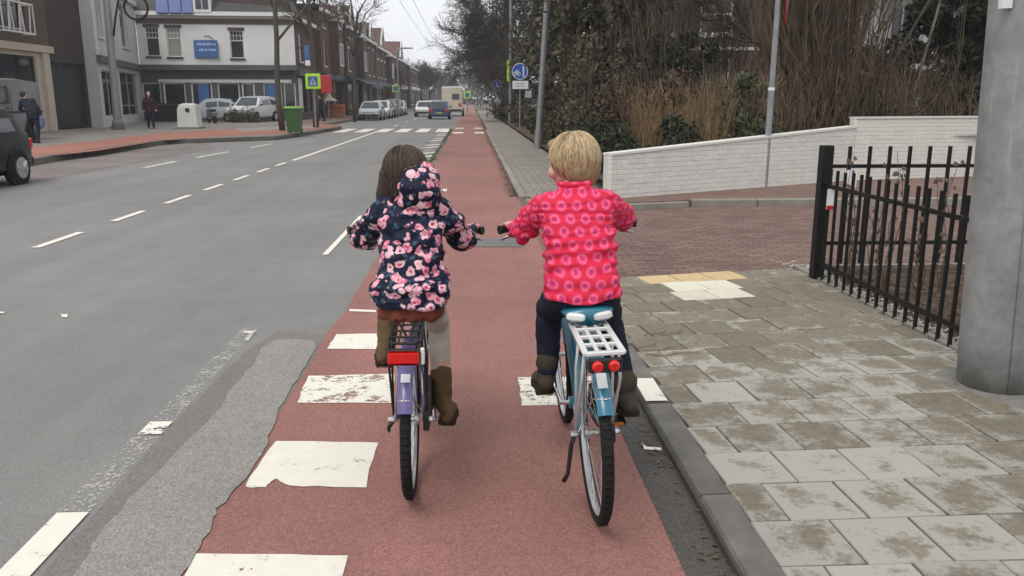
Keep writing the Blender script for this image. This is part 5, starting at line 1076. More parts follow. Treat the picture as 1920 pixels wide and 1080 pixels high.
    # drive train
    cg = MB(); ring = [(.052, B.y + .075 * math.cos(a), B.z + .075 * math.sin(a)) for a in [R(-90 + 18 * k) for k in range(11)]] + [(.052, -.01, Rw + .045), (.052, -.045, Rw + .02), (.052, -.045, Rw - .02), (.052, -.01, Rw - .045)]
    cg.rings([ring, [(x + .022, y, z) for x, y, z in ring]]).build('chain_guard', M[cols.get('chain', 'plastic_black')], t_, auto=30)
    for s, (py, pz) in ((-1, crank[0]), (1, crank[1])):
        v = Vector((.082 * s, py, pz)); ca = MB().tube([Vector((.03 * s, B.y, B.z)), Vector((.075 * s, B.y, B.z)), v - Vector((0, 0, 0)), v + Vector((.03 * s, 0, 0))], [.011, .01, .009, .007], 8).build('crank', M['chrome'], t_, auto=40)
        pd = MB().cbox((.135 * s, py, pz), (.075, .075, .022), .004).build('pedal', M['plastic_black'], t_)
        MB().cbox((.135 * s, py - .04, pz), (.052, .006, .014), .002).build('pedal_reflector', M['amber_lens'], pd); MB().cbox((.135 * s, py + .04, pz), (.052, .006, .014), .002).build('pedal_reflector', M['amber_lens'], pd)
    ks = MB(); 
    if rackstyle == 'grid': ks.tube([(-.07, .0, Rw), (-.085, .0, Rw - .04), (-.10, .02, Rw - .17), (-.115, .03, Rw - .2)], [.01, .009, .008, .01], 8)
    else: ks.tube([(-.065, .0, Rw), (-.085, -.01, Rw - .03), (-.095, .1, Rw - .09)], [.01, .008, .007], 8)
    ks.build('kickstand', M['plastic_black'], t_, smooth=True)
    for s in (-1, 1): MB().lathe([(.013, -.012), (.013, .012), (.008, .02), (.004, .024)], (.075 * s, 0, Rw), 10, 'X').build('axle_nut', M['chrome'], t_, auto=30)
    MB().tube([(0, hd1.y, bar_z - .06), (.05, hd1.y + .02, bar_z - .2), (.02, hd0.y + .02, hd0.z), (.01, B.y + .05, B.z + .05)], .003, 6).build('brake_cable', M['plastic_black'], t_, smooth=True)
    return t_
# ================================================================== the two children
gl = G(772, 924); bl = G(1117, 968)
GROT, BROT = (0, R(.6), R(.5)), (0, R(-2.6), R(.6))
bike('bicycle', "purple child's bicycle with lilac mudguard and wide red rear reflector", (gl.x, gl.y, .006), GROT, .31, .95, 'purple_frame', 'lilac', 'wire', .292, .975, .60, (.40, .28), ((.43, .405), (.365, .16)), (.20, .735), dict(rack='plastic_black', rackleg='plastic_black', rack_z=.705, rack_y=(-.275, .06), saddle='plastic_black'))
bike('bicycle', "petrol-blue child's bicycle with white carrier and two round red rear lights", (bl.x, bl.y, .006), BROT, .335, .98, 'blue_frame', 'blue_frame', 'grid', .285, 1.02, .63, (.42, .30), ((.545, .315), (.30, .255)), (.17, .768), dict(rack='plastic_white', rackleg='plastic_white', rack_z=.735, rack_y=(-.29, .09), saddle='blue_frame', saddle_trim='plastic_white', bell=-1, chain='plastic_black'))
# ---------------------------------------------------------------- child in the floral jacket
g = thing('person', 'child in navy floral hooded jacket, tan boots, riding the purple bicycle', 'person', (gl.x, gl.y, .006), rot=GROT)
HG = Vector((-.028, .345, 1.243))
b_ = MB(); torso(b_, [(0, .2, .74, .10, .09), (0, .2, .84, .11, .09), (0, .25, .96, .10, .08), (0, .29, 1.08, .115, .08), (0, .30, 1.13, .09, .065), (0, .31, 1.17, .045, .045)])
chain(b_, [(0, .31, 1.15), HG - Vector((0, .01, .05))], [.042, .04]); Mg = head_mesh(b_, HG, 1.0, R(24), R(-7))
for s in (-1, 1):
    chain(b_, [(s * .115, .30, 1.11), (s * .215, .40, .965), (s * .25, .53, .985)], [.036, .03, .022]); hand(b_, (s * .254, .54, .99), (s * .262, .59, .982), s, .82)
legsg = {-1: [(-.06, .2, .78), (-.115, .50, .73), (-.125, .385, .48)], 1: [(.06, .2, .78), (.10, .47, .56), (.12, .335, .24)]}
for s in (-1, 1): chain(b_, legsg[s], [.07, .05, .036])
body = skin(b_, 'body', M['skin'], g, .0065, 3); eyes(g, Mg, 1.0, body)
c = MB(); torso(c, [(.004, .14, .745, .146, .118), (.004, .145, .775, .157, .13), (.004, .165, .83, .152, .126), (.003, .20, .90, .132, .112), (.002, .23, .97, .128, .108), (0, .26, 1.05, .134, .105), (0, .28, 1.11, .128, .095), (0, .295, 1.15, .09, .075), (0, .305, 1.18, .062, .06)])
for s in (-1, 1):
    chain(c, [(s * .10, .285, 1.105), (s * .165, .325, 1.035), (s * .21, .40, .97), (s * .233, .475, .975), (s * .246, .515, .984)], [.062, .062, .058, .05, .036]); c.ell((s * .115, .13, .80), (.05, .075, .055), 14, 10)
def dj(v): 
    q = .006 * math.sin(v.z * 62 + 3 * nz(v, 5, 5, 3)) + .008 * nz(v, 9, 9, 15) - .012 * (1 - min(1, abs(nz(v, 7, 7, 20, 2)) * 5)) + .005 * nz(v, 22, 22, 40, 5); return q * (1 if v.z < 1.1 else .6)
skin(c, 'jacket', M['floral'], g, .008, 5, dj)
h = MB(); Mh = Matrix.Rotation(R(-18), 3, 'X'); h.ell((.035, .225, 1.205), (.085, .062, .088), 20, 14, Mh); h.ell((.03, .245, 1.14), (.10, .068, .05), 18, 10); h.ell((.055, .25, 1.255), (.055, .05, .05), 14, 10); h.ell((.085, .26, 1.2), (.045, .06, .07), 14, 10)
skin(h, 'hood', M['floral'], g, .008, 4, lambda v: .007 * nz(v, 14, 14, 14) + .004 * math.sin(v.z * 90 + v.x * 20))
h = MB(); R3 = Mg.to_3x3(); h.ell(Mg @ Vector((0, -.016, .034)), (.084, .094, .086), 20, 14, R3); h.ell(Mg @ Vector((0, -.05, -.03)), (.082, .06, .09), 18, 12, R3)
for dx_, dy_, l_ in ((-.07, .035, .155), (-.062, -.02, .165), (-.045, -.055, .15), (-.02, -.07, .13), (.02, -.07, .12), (.05, -.05, .12), (.065, 0, .13), (-.078, .01, .16)): a = Mg @ Vector((dx_, dy_ - .005, .01)); chain(h, [a, a + Vector((dx_ * .12 - .006, -.008, -l_ * .5)), a + Vector((dx_ * .22 - .014, -.006, -l_))], [.028, .025, .012], 10)
hg = skin(h, 'hair', M['hair_brown'], g, .0065, 8, strand(Mg.inverted()))
strands(hg, Mg, 1.0, 'strand_brown', 1300, 3, .13)
k_ = MB(); torso(k_, [(.004, .15, .69, .125, .10), (.004, .15, .715, .132, .11), (.004, .16, .78, .13, .11)])
skin(k_, 'skirt', M['rust'], g, .008, 3, lambda v: .006 * math.sin(v.x * 90) + .004 * nz(v, 20, 20, 8))
l = MB()
for s in (-1, 1): chain(l, legsg[s], [.074, .052, .037])
skin(l, 'trousers', M['grey_trousers'], g, .008, 3, lambda v: .005 * nz(v, 12, 12, 30))
for s, (hl, to) in ((-1, ((-.135, .335, .432), (-.15, .515, .425))), (1, ((.14, .27, .182), (.152, .455, .178)))):
    sh_, so_ = MB(), MB(); shoe(sh_, so_, hl, to, .075, .07, None); a = Vector(legsg[s][2]); kn = Vector(legsg[s][1]); top = a.lerp(kn, .55 if s < 0 else .42); chain(sh_, [Vector(hl) + Vector((0, .035, .045)), a + Vector((0, .005, .015)), top], [.037, .041, .048])
    o = skin(sh_, 'boot', M['boot'], g, .0065, 3, lambda v: .004 * nz(v, 25, 25, 45)); so_.build('sole', M['sole'], o, auto=40)
# ---------------------------------------------------------------- child in the pink jacket
y = thing('person', 'blond child in red-pink ringed jacket and navy jeans riding the petrol-blue bicycle', 'person', (bl.x, bl.y, .006), rot=BROT)
HB = Vector((0, .405, 1.302))
b_ = MB(); torso(b_, [(0, .19, .80, .10, .09), (0, .2, .88, .105, .085), (0, .26, 1.0, .10, .08), (0, .32, 1.12, .115, .08), (0, .335, 1.175, .09, .06), (0, .35, 1.21, .045, .045)])
chain(b_, [(0, .345, 1.19), HB - Vector((0, .015, .05))], [.042, .041]); Mb = head_mesh(b_, HB, 1.03, R(44), R(-3))
arm = {-1: [(-.115, .33, 1.155), (-.205, .42, 1.045), (-.232, .555, 1.038)], 1: [(.115, .33, 1.155), (.20, .43, 1.07), (.235, .555, 1.04)]}
for s in (-1, 1): chain(b_, arm[s], [.036, .03, .022]); hand(b_, Vector(arm[s][2]) + Vector((s * .004, .015, .003)), (s * .25, .617, 1.026), s, .85)
legsb = {-1: [(-.06, .19, .83), (-.10, .52, .69), (-.122, .47, .41)], 1: [(.06, .19, .83), (.14, .45, .63), (.168, .25, .375)]}
for s in (-1, 1): chain(b_, legsb[s], [.07, .05, .036])
body = skin(b_, 'body', M['skin'], y, .0065, 3); eyes(y, Mb, 1.03, body)
c = MB(); torso(c, [(-.004, .16, .815, .148, .12), (-.004, .165, .84, .15, .124), (-.003, .19, .91, .142, .116), (-.002, .225, .98, .138, .112), (0, .265, 1.06, .14, .108), (0, .30, 1.13, .14, .1), (0, .32, 1.175, .125, .09), (0, .335, 1.205, .085, .07), (0, .345, 1.235, .058, .056)])
for s in (-1, 1): a = arm[s]; chain(c, [(s * .11, .31, 1.145), Vector(a[0]).lerp(Vector(a[1]), .55), a[1], Vector(a[1]).lerp(Vector(a[2]), .5), Vector(a[1]).lerp(Vector(a[2]), .85)], [.062, .06, .054, .046, .034])
def ds(v):
    band = max(0, 1 - abs(v.z - .99) / .12); q = band * .010 * math.sin(v.z * 140 + 8 * nz(v, 6, 6, 5)) + .006 * nz(v, 8, 8, 22) - .011 * (1 - min(1, abs(nz(v, 6, 6, 26, 2)) * 5)) + .004 * nz(v, 22, 22, 40, 3); return q
skin(c, 'jacket', M['ringed'], y, .008, 4, ds)
MB().torus((0, .345, 1.228), .058, .012, 28, 8, 'Z').build('collar', M['ringed'], y, smooth=True)
h = MB(); R3 = Mb.to_3x3(); h.ell(Mb @ Vector((0, -.014, .034)), (.087, .098, .088), 22, 14, R3); h.ell(Mb @ Vector((0, -.045, -.018)), (.086, .070, .08), 20, 12, R3); h.ell(Mb @ Vector((.0, -.056, -.058)), (.066, .042, .045), 16, 10, R3); h.ell(Mb @ Vector((0, .055, .075)), (.06, .04, .028), 14, 8, R3)
for s in (-1, 1): h.ell(Mb @ Vector((.072 * s, -.002, .022)), (.018, .045, .045), 12, 8, R3)
hb_ = skin(h, 'hair', M['hair_blond'], y, .0065, 12, strand(Mb.inverted()))
strands(hb_, Mb, 1.03, 'strand_blond', 1500, 5)
l = MB(); torso(l, [(-.002, .17, .775, .11, .09), (-.002, .172, .81, .13, .105), (-.002, .185, .86, .13, .105)])
for s in (-1, 1): chain(l, [legsb[s][0], legsb[s][1], Vector(legsb[s][2]) + Vector((0, 0, .03))], [.082, .060, .046])
skin(l, 'jeans', M['jeans'], y, .008, 3, lambda v: .005 * nz(v, 10, 10, 34))
for s, (hl, to) in ((-1, ((-.132, .425, .352), (-.15, .615, .345))), (1, ((.178, .19, .322), (.19, .37, .278)))):
    sh_, so_ = MB(), MB(); shoe(sh_, so_, hl, to, .083, .075, None); a = Vector(legsb[s][2]); chain(sh_, [Vector(hl) + Vector((0, .035, .04)), a + Vector((0, .005, .02)), a + Vector((0, .0, .06))], [.04, .044, .05])
    o = skin(sh_, 'shoe', M['shoe'], y, .0065, 3, lambda v: .003 * nz(v, 30, 30, 40)); so_.build('sole', M['sole'], o, auto=40)
# ================================================================== vehicles
def car(name, label, cat, loc, rz, L, Wd, paint, prof, group=None, wheel_r=.31, wheels=(.19, .80), rear_lights='taillight', box=False):
    """prof: stations along the length (f, z_bottom, z_belt, z_roof); local +Y is the front. Body, glass, wheels and lamps are parts."""
    t_ = thing(name, label, cat, loc, rz, group); hw = Wd / 2; b_ = MB(); rs = []; G_ = []
    for f, zb, zt, zr in prof:
        yy = (f - .5) * L; e = 1 - .16 * max(0, (abs(f - .5) - .36) / .14) ** 2 * (0.4 if box else 1); w_ = hw * e; rw = w_ * ((.97 if box else .78) if zr > zt + .06 else .93)
        half = [(w_ * .86, zb), (w_ * .98, zb + .1), (w_, zb + (zt - zb) * .55), (w_ * .955, zt), (rw, zr - .05 if zr > zt + .06 else zt + .01), (rw * .82, zr)]
        rs.append([(x, yy, z) for x, z in half] + [(-x, yy, z) for x, z in reversed(half)]); G_.append((yy, zt, zr, w_ * .955, rw))
    bo = b_.rings(rs).build('body', M[paint], t_, auto=35)
    for i in range(len(prof) - 1):
        (ya, ta, ra, wa, qa), (yb, tb, rb, wb_, qb) = G_[i], G_[i + 1]; o = .006; ka, kb_ = ra > ta + .06, rb > tb + .06
        if ka and kb_:
            for s in (-1, 1):
                m1 = .06 * (yb - ya) if (yb - ya) > .3 else .02
                P = [Vector((s * (wa + o), ya + m1, ta + .03)), Vector((s * (wb_ + o), yb - m1, tb + .03)), Vector((s * (qb + o), yb - m1, rb - .09)), Vector((s * (qa + o), ya + m1, ra - .09))]
                if not (box and 0 < i < len(prof) - 4): MB().add(P, [(0, 1, 2, 3) if s > 0 else (3, 2, 1, 0)]).build('side_window', M['car_glass'], t_, fix=False)
        elif ka != kb_:
            fr_ = ka
            if box and not fr_: continue
            n_ = Vector((0, .01 if fr_ else -.01, .008)); lo, hi = ((yb, tb, wb_), (ya, ra, qa)) if fr_ else ((ya, ta, wa), (yb, rb, qb))
            P = [Vector((-lo[2] * .82, lo[0], lo[1] + .03)), Vector((lo[2] * .82, lo[0], lo[1] + .03)), Vector((hi[2] * .8, hi[0] * .96 + lo[0] * .04, hi[1] - .03)), Vector((-hi[2] * .8, hi[0] * .96 + lo[0] * .04, hi[1] - .03))]
            MB().add([v + n_ for v in P], [(0, 1, 2, 3) if not fr_ else (3, 2, 1, 0)]).build('windscreen' if fr_ else 'rear_window', M['car_glass'], t_, fix=False)
    for f in wheels:
        for s in (-1, 1):
            yy = (f - .5) * L; x = s * (hw - .10)
            MB().lathe([(wheel_r + .055, -.02), (wheel_r + .055, .02)], (s * (hw - .005), yy, wheel_r), 24, 'X').build('wheel_arch', M['plastic_black'], t_)
            wh = MB().lathe([(wheel_r * .62, -.09), (wheel_r, -.085), (wheel_r, .085), (wheel_r * .93, .1), (wheel_r * .62, .1)], (s * (hw - .055), yy, wheel_r), 24, 'X').build('wheel', M['rubber'], t_, auto=40)
            rb_ = MB().lathe([(wheel_r * .64, -.02), (wheel_r * .64, .0)], (s * (hw + .042), yy, wheel_r), 20, 'X')
            for k in range(5): a = 2 * math.pi * k / 5; rb_.tube([(s * (hw + .05), yy, wheel_r), (s * (hw + .048), yy + wheel_r * .6 * math.cos(a), wheel_r * (1 + .6 * math.sin(a)))], [.05, .035], 5)
            rb_.build('rim', M['alu'], wh, auto=30)
    zb0, zt0 = prof[0][1], prof[0][2]; zb1, zt1 = prof[-1][1], prof[-1][2]
    for s in (-1, 1):
        MB().cbox((s * hw * .72, -L / 2 + .03, zt0 - .13), (hw * .3, .12, .2 if not box else .34), .02).build('taillight', M['red_lens'], t_); MB().cbox((s * hw * .66, L / 2 - .04, zt1 - .14), (hw * .36, .14, .14), .03).build('headlight', M['clear_lens'], t_)
        ym = .18 * L; MB().cbox((s * (hw + .08), ym, prof[len(prof) // 2][2] + .06), (.16, .1, .12), .03).build('mirror', M['plastic_black'], t_)
    MB().cbox((0, -L / 2 - .01, zb0 + .24), (.5, .02, .11), .004).build('plate', M['plate'], t_); MB().cbox((0, L / 2 + .01, zb1 + .16), (.5, .02, .11), .004).build('plate', M['plate'], t_)
    MB().cbox((0, -L / 2 + .02, zb0 + .12), (Wd * .86, .14, .2), .04).build('bumper', M['plastic_black'] if box else M[paint], t_); MB().cbox((0, L / 2 - .03, zb1 + .1), (Wd * .84, .14, .16), .04).build('bumper', M['plastic_black'], t_)
    return t_
HATCH = [(0, .28, .86, .87), (.03, .24, .93, .94), (.16, .2, .95, 1.42), (.36, .19, .93, 1.49), (.56, .19, .91, 1.45), (.74, .2, .88, .9), (.93, .23, .76, .78), (1, .3, .66, .67)]
SEDAN = [(0, .3, .88, .89), (.12, .22, .95, .96), (.25, .2, .95, 1.38), (.45, .19, .94, 1.45), (.6, .19, .92, 1.38), (.74, .2, .89, .9), (.94, .23, .78, .8), (1, .3, .66, .67)]
SUV = [(0, .36, 1.0, 1.02), (.05, .3, 1.05, 1.56), (.3, .28, 1.05, 1.62), (.58, .28, 1.02, 1.56), (.72, .28, 1.0, 1.02), (.94, .3, .9, .92), (1, .38, .76, .78)]
VAN = [(0, .35, 1.15, 1.17), (.012, .3, 1.2, 2.02), (.3, .28, 1.2, 2.1), (.55, .28, 1.2, 2.1), (.72, .28, 1.18, 2.02), (.86, .3, 1.1, 1.13), (.97, .33, .92, .95), (1, .4, .8, .82)]
wb_ = G(41, 346)
car('parked_car', 'black hatchback cut off by the left edge of the picture', 'car', (-9.28, 14.82, 0), math.pi, 3.9, 1.7, 'car_black', HATCH, wheels=(.20, .80))
vn = car('grey_van', 'silver-grey van parked before the brown brick building at far left', 'van', (-16.5, 29.1, LZ), math.pi, 5.0, 1.95, 'car_grey', VAN, box=True, wheel_r=.34, wheels=(.2, .8))
MB().cbox((-.985, .25, 1.56), (.02, .95, .6), .01).build('door_window', M['car_glass'], vn); MB().cbox((-.985, 1.5, 1.56), (.02, .9, .6), .01).build('door_window', M['car_glass'], vn)
for yy in (-.35, .9): MB().cbox((-.98, yy, 1.1), (.012, .025, 1.3), .003).build('door_seam', M['plastic_black'], vn)
MB().cbox((-.985, -1.2, .98), (.02, 2.4, .06), .006).build('slide_rail', M['plastic_black'], vn); MB().cbox((-.99, -.1, 1.12), (.03, .2, .05), .01).build('door_handle', M['plastic_black'], vn)
p = D(460, 222, FYW - 4.6); car('parked_car', 'white car facing the road in front of the white shop', 'car', (p.x, p.y + 2, LZ), math.pi * .93, 4.2, 1.8, 'car_white', SUV)
p = D(395, 226, FYW - 4.0); car('parked_car', 'pale small car half hidden beside the cabinet at the white shop', 'car', (p.x - .4, p.y + 1.6, LZ), math.pi * .55, 3.8, 1.7, 'car_silver', HATCH)
pk = 'cars parked along the left kerb'
car('parked_car', 'silver car, nearest of those parked along the terrace', 'car', (-7.7, 66.5, 0), math.pi, 4.3, 1.75, 'car_silver', SEDAN, pk)
car('parked_car', 'white car second in the row along the terrace', 'car', (-7.6, 72.2, 0), math.pi, 4.2, 1.75, 'car_white', HATCH, pk)
car('parked_car', 'maroon car third in the row along the terrace', 'car', (-7.6, 77.5, 0), math.pi, 4.1, 1.75, 'car_pink', HATCH, pk)
car('parked_car', 'grey car fourth in the row along the terrace', 'car', (-7.6, 83, 0), math.pi, 4.2, 1.75, 'car_grey', SUV, pk)
car('parked_car', 'silver car farthest back in the parked row', 'car', (-7.6, 89, 0), math.pi, 4.2, 1.75, 'car_silver', HATCH, pk)
p = G(823, 224); car('driving_car', 'dark blue car driving away in the right lane', 'car', (p.x, p.y + 2, 0), 0, 4.0, 1.72, 'car_blue', HATCH, wheels=(.2, .8))
p = G(795, 219); car('driving_car', 'white car coming towards the viewer beside the blue one', 'car', (p.x, p.y + 2, 0), math.pi, 4.2, 1.75, 'car_white', SEDAN)
car('driving_car', 'pale blue-grey car behind the oncoming white one', 'car', (-4.0, 95, 0), math.pi, 4.2, 1.75, 'car_silver', HATCH)
CAMP = [(0, .45, 1.2, 1.22), (.01, .4, 1.25, 2.7), (.4, .38, 1.3, 2.8), (.7, .38, 1.3, 2.75), (.74, .38, 1.2, 2.2), (.85, .4, 1.1, 1.12), (.97, .42, .95, .97), (1, .5, .85, .87)]
cv = car('camper_van', 'cream camper van ahead of the blue car in the right lane', 'camper van', (-1.75, 83.5, 0), 0, 5.6, 2.1, 'car_cream', CAMP, box=True, wheel_r=.34)
MB().cbox((.35, -2.83, 1.85), (.7, .02, .5), .01).build('rear_window', M['car_glass'], cv)
# ================================================================== pedestrians
def bag(t_, J, k):
    w_ = Vector(J['wrr']); b_ = MB(); b_.cbox(w_ + Vector((.02, .0, -.27)), (.12, .34, .36), .05); o = b_.build('shopping_bag', M['bag_blue'], t_, auto=40); MB().tube([w_ + Vector((0, -.1, -.09)), w_ + Vector((0, 0, .02)), w_ + Vector((0, .1, -.09))], .01, 6).build('handle', M['bag_blue'], o)
p = G(68, 268, LZ); lean = dict(walk, chest=(-.10, .10, 1.22), neck=(-.2, .17, 1.40), head=(-.27, .22, 1.53), shl=(-.32, .2, 1.32), shr=(.02, .12, 1.34), ell=(-.42, .28, 1.08), wrl=(-.36, .42, 1.0), elr=(.16, .04, 1.12), wrr=(.2, .1, .93))
person_walk('person', 'person in dark clothes leaning over beside the grey van with a pale blue bag', p, R(12), 1.78, 'coat_dark', 'coat_dark', 'hair_brown', lean, bag)
p = G(284, 241, LZ); person_walk('person', 'grey-haired person in maroon jacket and jeans walking past the white shop', p, R(180 + 25), 1.78, 'maroon', 'jeans', 'hair_grey', walk)
p = G(508, 224, LZ); person_walk('person', 'distant person in dark coat beside the round red sign', (p.x, p.y, LZ), R(90), 1.7, 'coat_dark', 'jeans', 'hair_brown', walk)
p = G(603, 227, LZ); person_walk('person', 'distant person in black near the orange crates', (p.x, p.y, LZ), R(70), 1.72, 'coat_dark', 'coat_dark', 'hair_brown', walk)
# ================================================================== street furniture on the left
lb = G(222, 243, LZ); lt = D(199, -10, lb.y + .1)
lm = thing('street_mast', 'grey steel mast with a black hoop bracket before the white shop', 'mast', lb); v = lt - lb
MB().tube([(0, 0, 0), v * .07, v * .072, v * .5, v * 1.6], [.24, .24, .19, .17, .14], 16).build('shaft', M['galv_thin'], lm, auto=40); MB().lathe([(.3, -.02), (.3, .12), (.25, .3), (.24, .3)], n=16).build('base', M['kerb'], lm, auto=40)
hc = D(255, 14, lb.y - .1) - lb; hr = (D(277, 14, lb.y - .1) - D(233, 14, lb.y - .1)).length / 2
MB().torus(hc, hr, .055, 40, 8, 'Y').build('hoop', M['black_metal'], lm, smooth=True)
a = D(213, 68, lb.y - .15) - lb; b2 = D(222, 0, lb.y - .12) - lb; c2 = D(245, -22, lb.y - .12) - lb
MB().tube([a, a.lerp(b2, .5) + Vector((-.03, 0, 0)), b2, c2], .05, 8).build('bracket', M['black_metal'], lm, smooth=True)
p = G(195, 232, LZ); s = thing('round_notice', 'small round white sign with purple mark on a short post by the grey mast', 'sign', p); c = D(195, 137, p.y) - p
MB().tube([(0, .06, 0), (0, .06, c.z)], .04, 8).build('post', M['galv_thin'], s, auto=40); MB().cbox((c.x, 0, c.z), (.62, .06, .66), .05).build('panel', M['purple'], s); disc(MB(), (c.x, -.04, c.z), .24).build('disc', M['sign_white'], s, auto=30); MB().cbox((c.x, -.07, c.z), (.07, .02, .26), .01).build('mark', M['purple'], s)
for px, py, h, lab in ((131, 236, 1.1, 'white striped bollard before the black gate'), (122, 237, .8, 'short dark bollard beside the white striped one'), (208, 226, .95, 'pale bollard just left of the grey mast')):
    p = G(px, py, LZ); t_ = thing('bollard', lab, 'bollard', p); dk_ = 'dark' in lab[:12]
    MB().lathe([(.1, 0), (.1, h * .9), (.07, h), (.0, h + .02)], n=14).build('post', M['black_metal' if dk_ else 'sign_white'], t_, auto=40)
    if not dk_: MB().lathe([(.104, h * .45), (.104, h * .6)], n=14).build('band', M['black_metal'], t_); MB().lathe([(.104, h * .2), (.104, h * .3)], n=14).build('band', M['black_metal'], t_)
p = G(312, 228, LZ); t_ = thing('planter', 'long black planter box in front of the shop windows', 'planter', p); MB().cbox((0, 0, .5), (1.7, .55, 1.0), .03).build('trough', M['dark_panel'], t_); MB().cbox((0, 0, 1.0), (1.78, .62, .06), .02).build('rim', M['black_metal'], t_)
sb_ = MB(); r = random.Random(8); leaves(sb_, 260, lambda q: (q.uniform(-.8, .8), q.uniform(-.2, .2), 1.02 + abs(q.gauss(0, .06))), .06, r); sb_.build('plants', M['hedge_brown'], t_, fix=False)
p = G(357, 241, LZ); t_ = thing('recycling_container', 'pale street container with dark opening in front of the shop', 'container', p)
MB().rings([[(x, y_, z) for x, y_ in ((-w_, -d_), (w_, -d_), (w_, d_), (-w_, d_))] for z, w_, d_ in ((0, .55, .45), (.15, .48, .4), (.95, .44, .38), (1.15, .36, .3), (1.22, .2, .2))]).build('body', M['render_grey'], t_, auto=30); MB().cbox((.05, -.385, .9), (.2, .08, .18), .02).build('opening', M['dark_panel'], t_); MB().cbox((0, 0, .05), (1.2, 1.0, .1), .02).build('foot', M['kerb_pale'], t_)
p = G(398, 231, LZ); t_ = thing('parked_scooter', 'dark parked scooter behind the pale container', 'scooter', p, R(35))
for y_ in (-.55, .55): MB().torus((0, y_, .24), .19, .06, 20, 8, 'X').build('wheel', M['rubber'], t_, smooth=True)
b_ = MB(); b_.cbox((0, -.35, .55), (.3, .8, .36), .1); b_.cbox((0, .15, .3), (.28, .5, .12), .04); b_.cbox((0, .42, .6), (.34, .14, .6), .06, M=Matrix.Rotation(R(15), 4, 'X')); b_.build('body', M['car_grey'], t_, auto=40); MB().cbox((0, -.3, .78), (.28, .62, .1), .04).build('seat', M['plastic_black'], t_); MB().tube([(-.32, .38, 1.02), (0, .42, .98), (.32, .38, 1.02)], .02, 8).build('handlebar', M['plastic_black'], t_); MB().tube([(0, .55, .24), (0, .4, 1.0)], .03, 8).build('fork', M['chrome'], t_)
hedge('shop_hedge', 'low brownish hedge in front of the white shop windows', p.x + .6, p.x + 2.6, p.y + .9, p.y + 1.5, .85, 'olive', 1600, .05, 31, z=LZ)
p = G(553, 250, LZ); t_ = thing('green_bin', 'green wheeled rubbish bin standing by the kerb under the lime sign', 'bin', p)
MB().rings([[(x, y_, z) for x, y_ in ((-w_, -w_), (w_, -w_), (w_, w_), (-w_, w_))] for z, w_ in ((.06, .26), (.95, .33), (.99, .35), (1.03, .35))]).build('body', M['bin_green'], t_); MB().rings([[(x, y_, z) for x, y_ in ((-w_, -w_), (w_, -w_), (w_, w_), (-w_, w_))] for z, w_ in ((1.032, .37), (1.07, .37), (1.12, .28))]).build('lid', pm('lid_lime', (.2, .36, .06), (.16, .3, .05), 4, .5, .1), t_)
for s in (-1, 1): MB().lathe([(.1, -.03), (.1, .03)], (s * .24, .22, .1), 14, 'X').build('wheel', M['rubber'], t_)
# lime-bordered crossing sign on its post
Yc = 42.5; c = D(587, 152.5, Yc); t_ = thing('crossing_sign', 'square pedestrian crossing sign with bright lime border on the left kerb', 'sign', (c.x, Yc, LZ)); cz = c.z - LZ
MB().tube([(.0, .12, 0), (0, .12, cz + .4)], .045, 10).build('post', M['galv_thin'], t_, auto=40); sw = (D(601, 152, Yc) - D(573, 152, Yc)).x
MB().cbox((0, 0, cz), (sw, .1, sw * 1.0), .02).build('lime_border', M['sign_lime'], t_); MB().cbox((0, -.055, cz), (sw * .66, .012, sw * .66), .004).build('blue_panel', M['blue_board'], t_)
k = sw * .3; MB().add([(-k * .8, -.064, cz - k * .75), (k * .8, -.064, cz - k * .75), (0, -.064, cz + k * .8)], [(0, 1, 2)]).build('white_triangle', pm('panel_pale', (.4, .45, .52), (.36, .41, .48), 3, .5, 0), t_, fix=False)
g_ = MB(); g_.ell((0, -.07, cz + k * .22), (k * .1, .006, k * .1), 10, 6); g_.tube([(0, -.07, cz + k * .1), (0, -.07, cz - k * .25)], k * .08, 6); g_.tube([(0, -.07, cz - k * .2), (-k * .22, -.07, cz - k * .7)], k * .055, 6); g_.tube([(0, -.07, cz - k * .2), (k * .24, -.07, cz - k * .7)], k * .055, 6); g_.tube([(-k * .25, -.07, cz - k * .1), (0, -.07, cz + k * .02), (k * .25, -.07, cz - k * .12)], k * .045, 6); g_.build('pictogram', M['black_metal'], t_)
p = G(505, 226, LZ); t_ = thing('round_red_sign', 'small round red and white sign in front of the shop', 'sign', p); c = D(505, 195, p.y) - p; MB().tube([(0, .05, 0), (0, .05, c.z)], .03, 8).build('post', M['galv_thin'], t_); disc(MB(), (0, 0, c.z), .33).build('disc', M['sign_red'], t_, auto=30); disc(MB(), (0, -.02, c.z), .17).build('face', M['sign_white'], t_, auto=30)
b0 = D(612, 158, 58.5); t_ = thing('red_banner', 'red hanging shop sign next to the lime crossing sign', 'sign', (b0.x, 58.5, b0.z)); MB().cbox((0, 0, 0), (.75, .12, 1.2), .04).build('panel', M['sign_red'], t_); MB().tube([(-1.2, .1, .4), (.3, .1, .4)], .03, 6).build('arm', M['black_metal'], t_)
b0 = D(579, 102, 56); t_ = thing('violet_shop_sign', 'blue-violet and white projecting shop sign on the brick shop house', 'sign', (b0.x, 56, b0.z)); MB().cbox((0, 0, .1), (.55, .12, .9), .03).build('panel', M['blue_board'], t_); MB().cbox((0, -.04, -.55), (.5, .12, .34), .03).build('lower_panel', M['sign_white'], t_); MB().tube([(-.8, .0, .4), (.2, .0, .4)], .03, 6).build('arm', M['black_metal'], t_)
gp2 = 'orange market crates outside the shops'
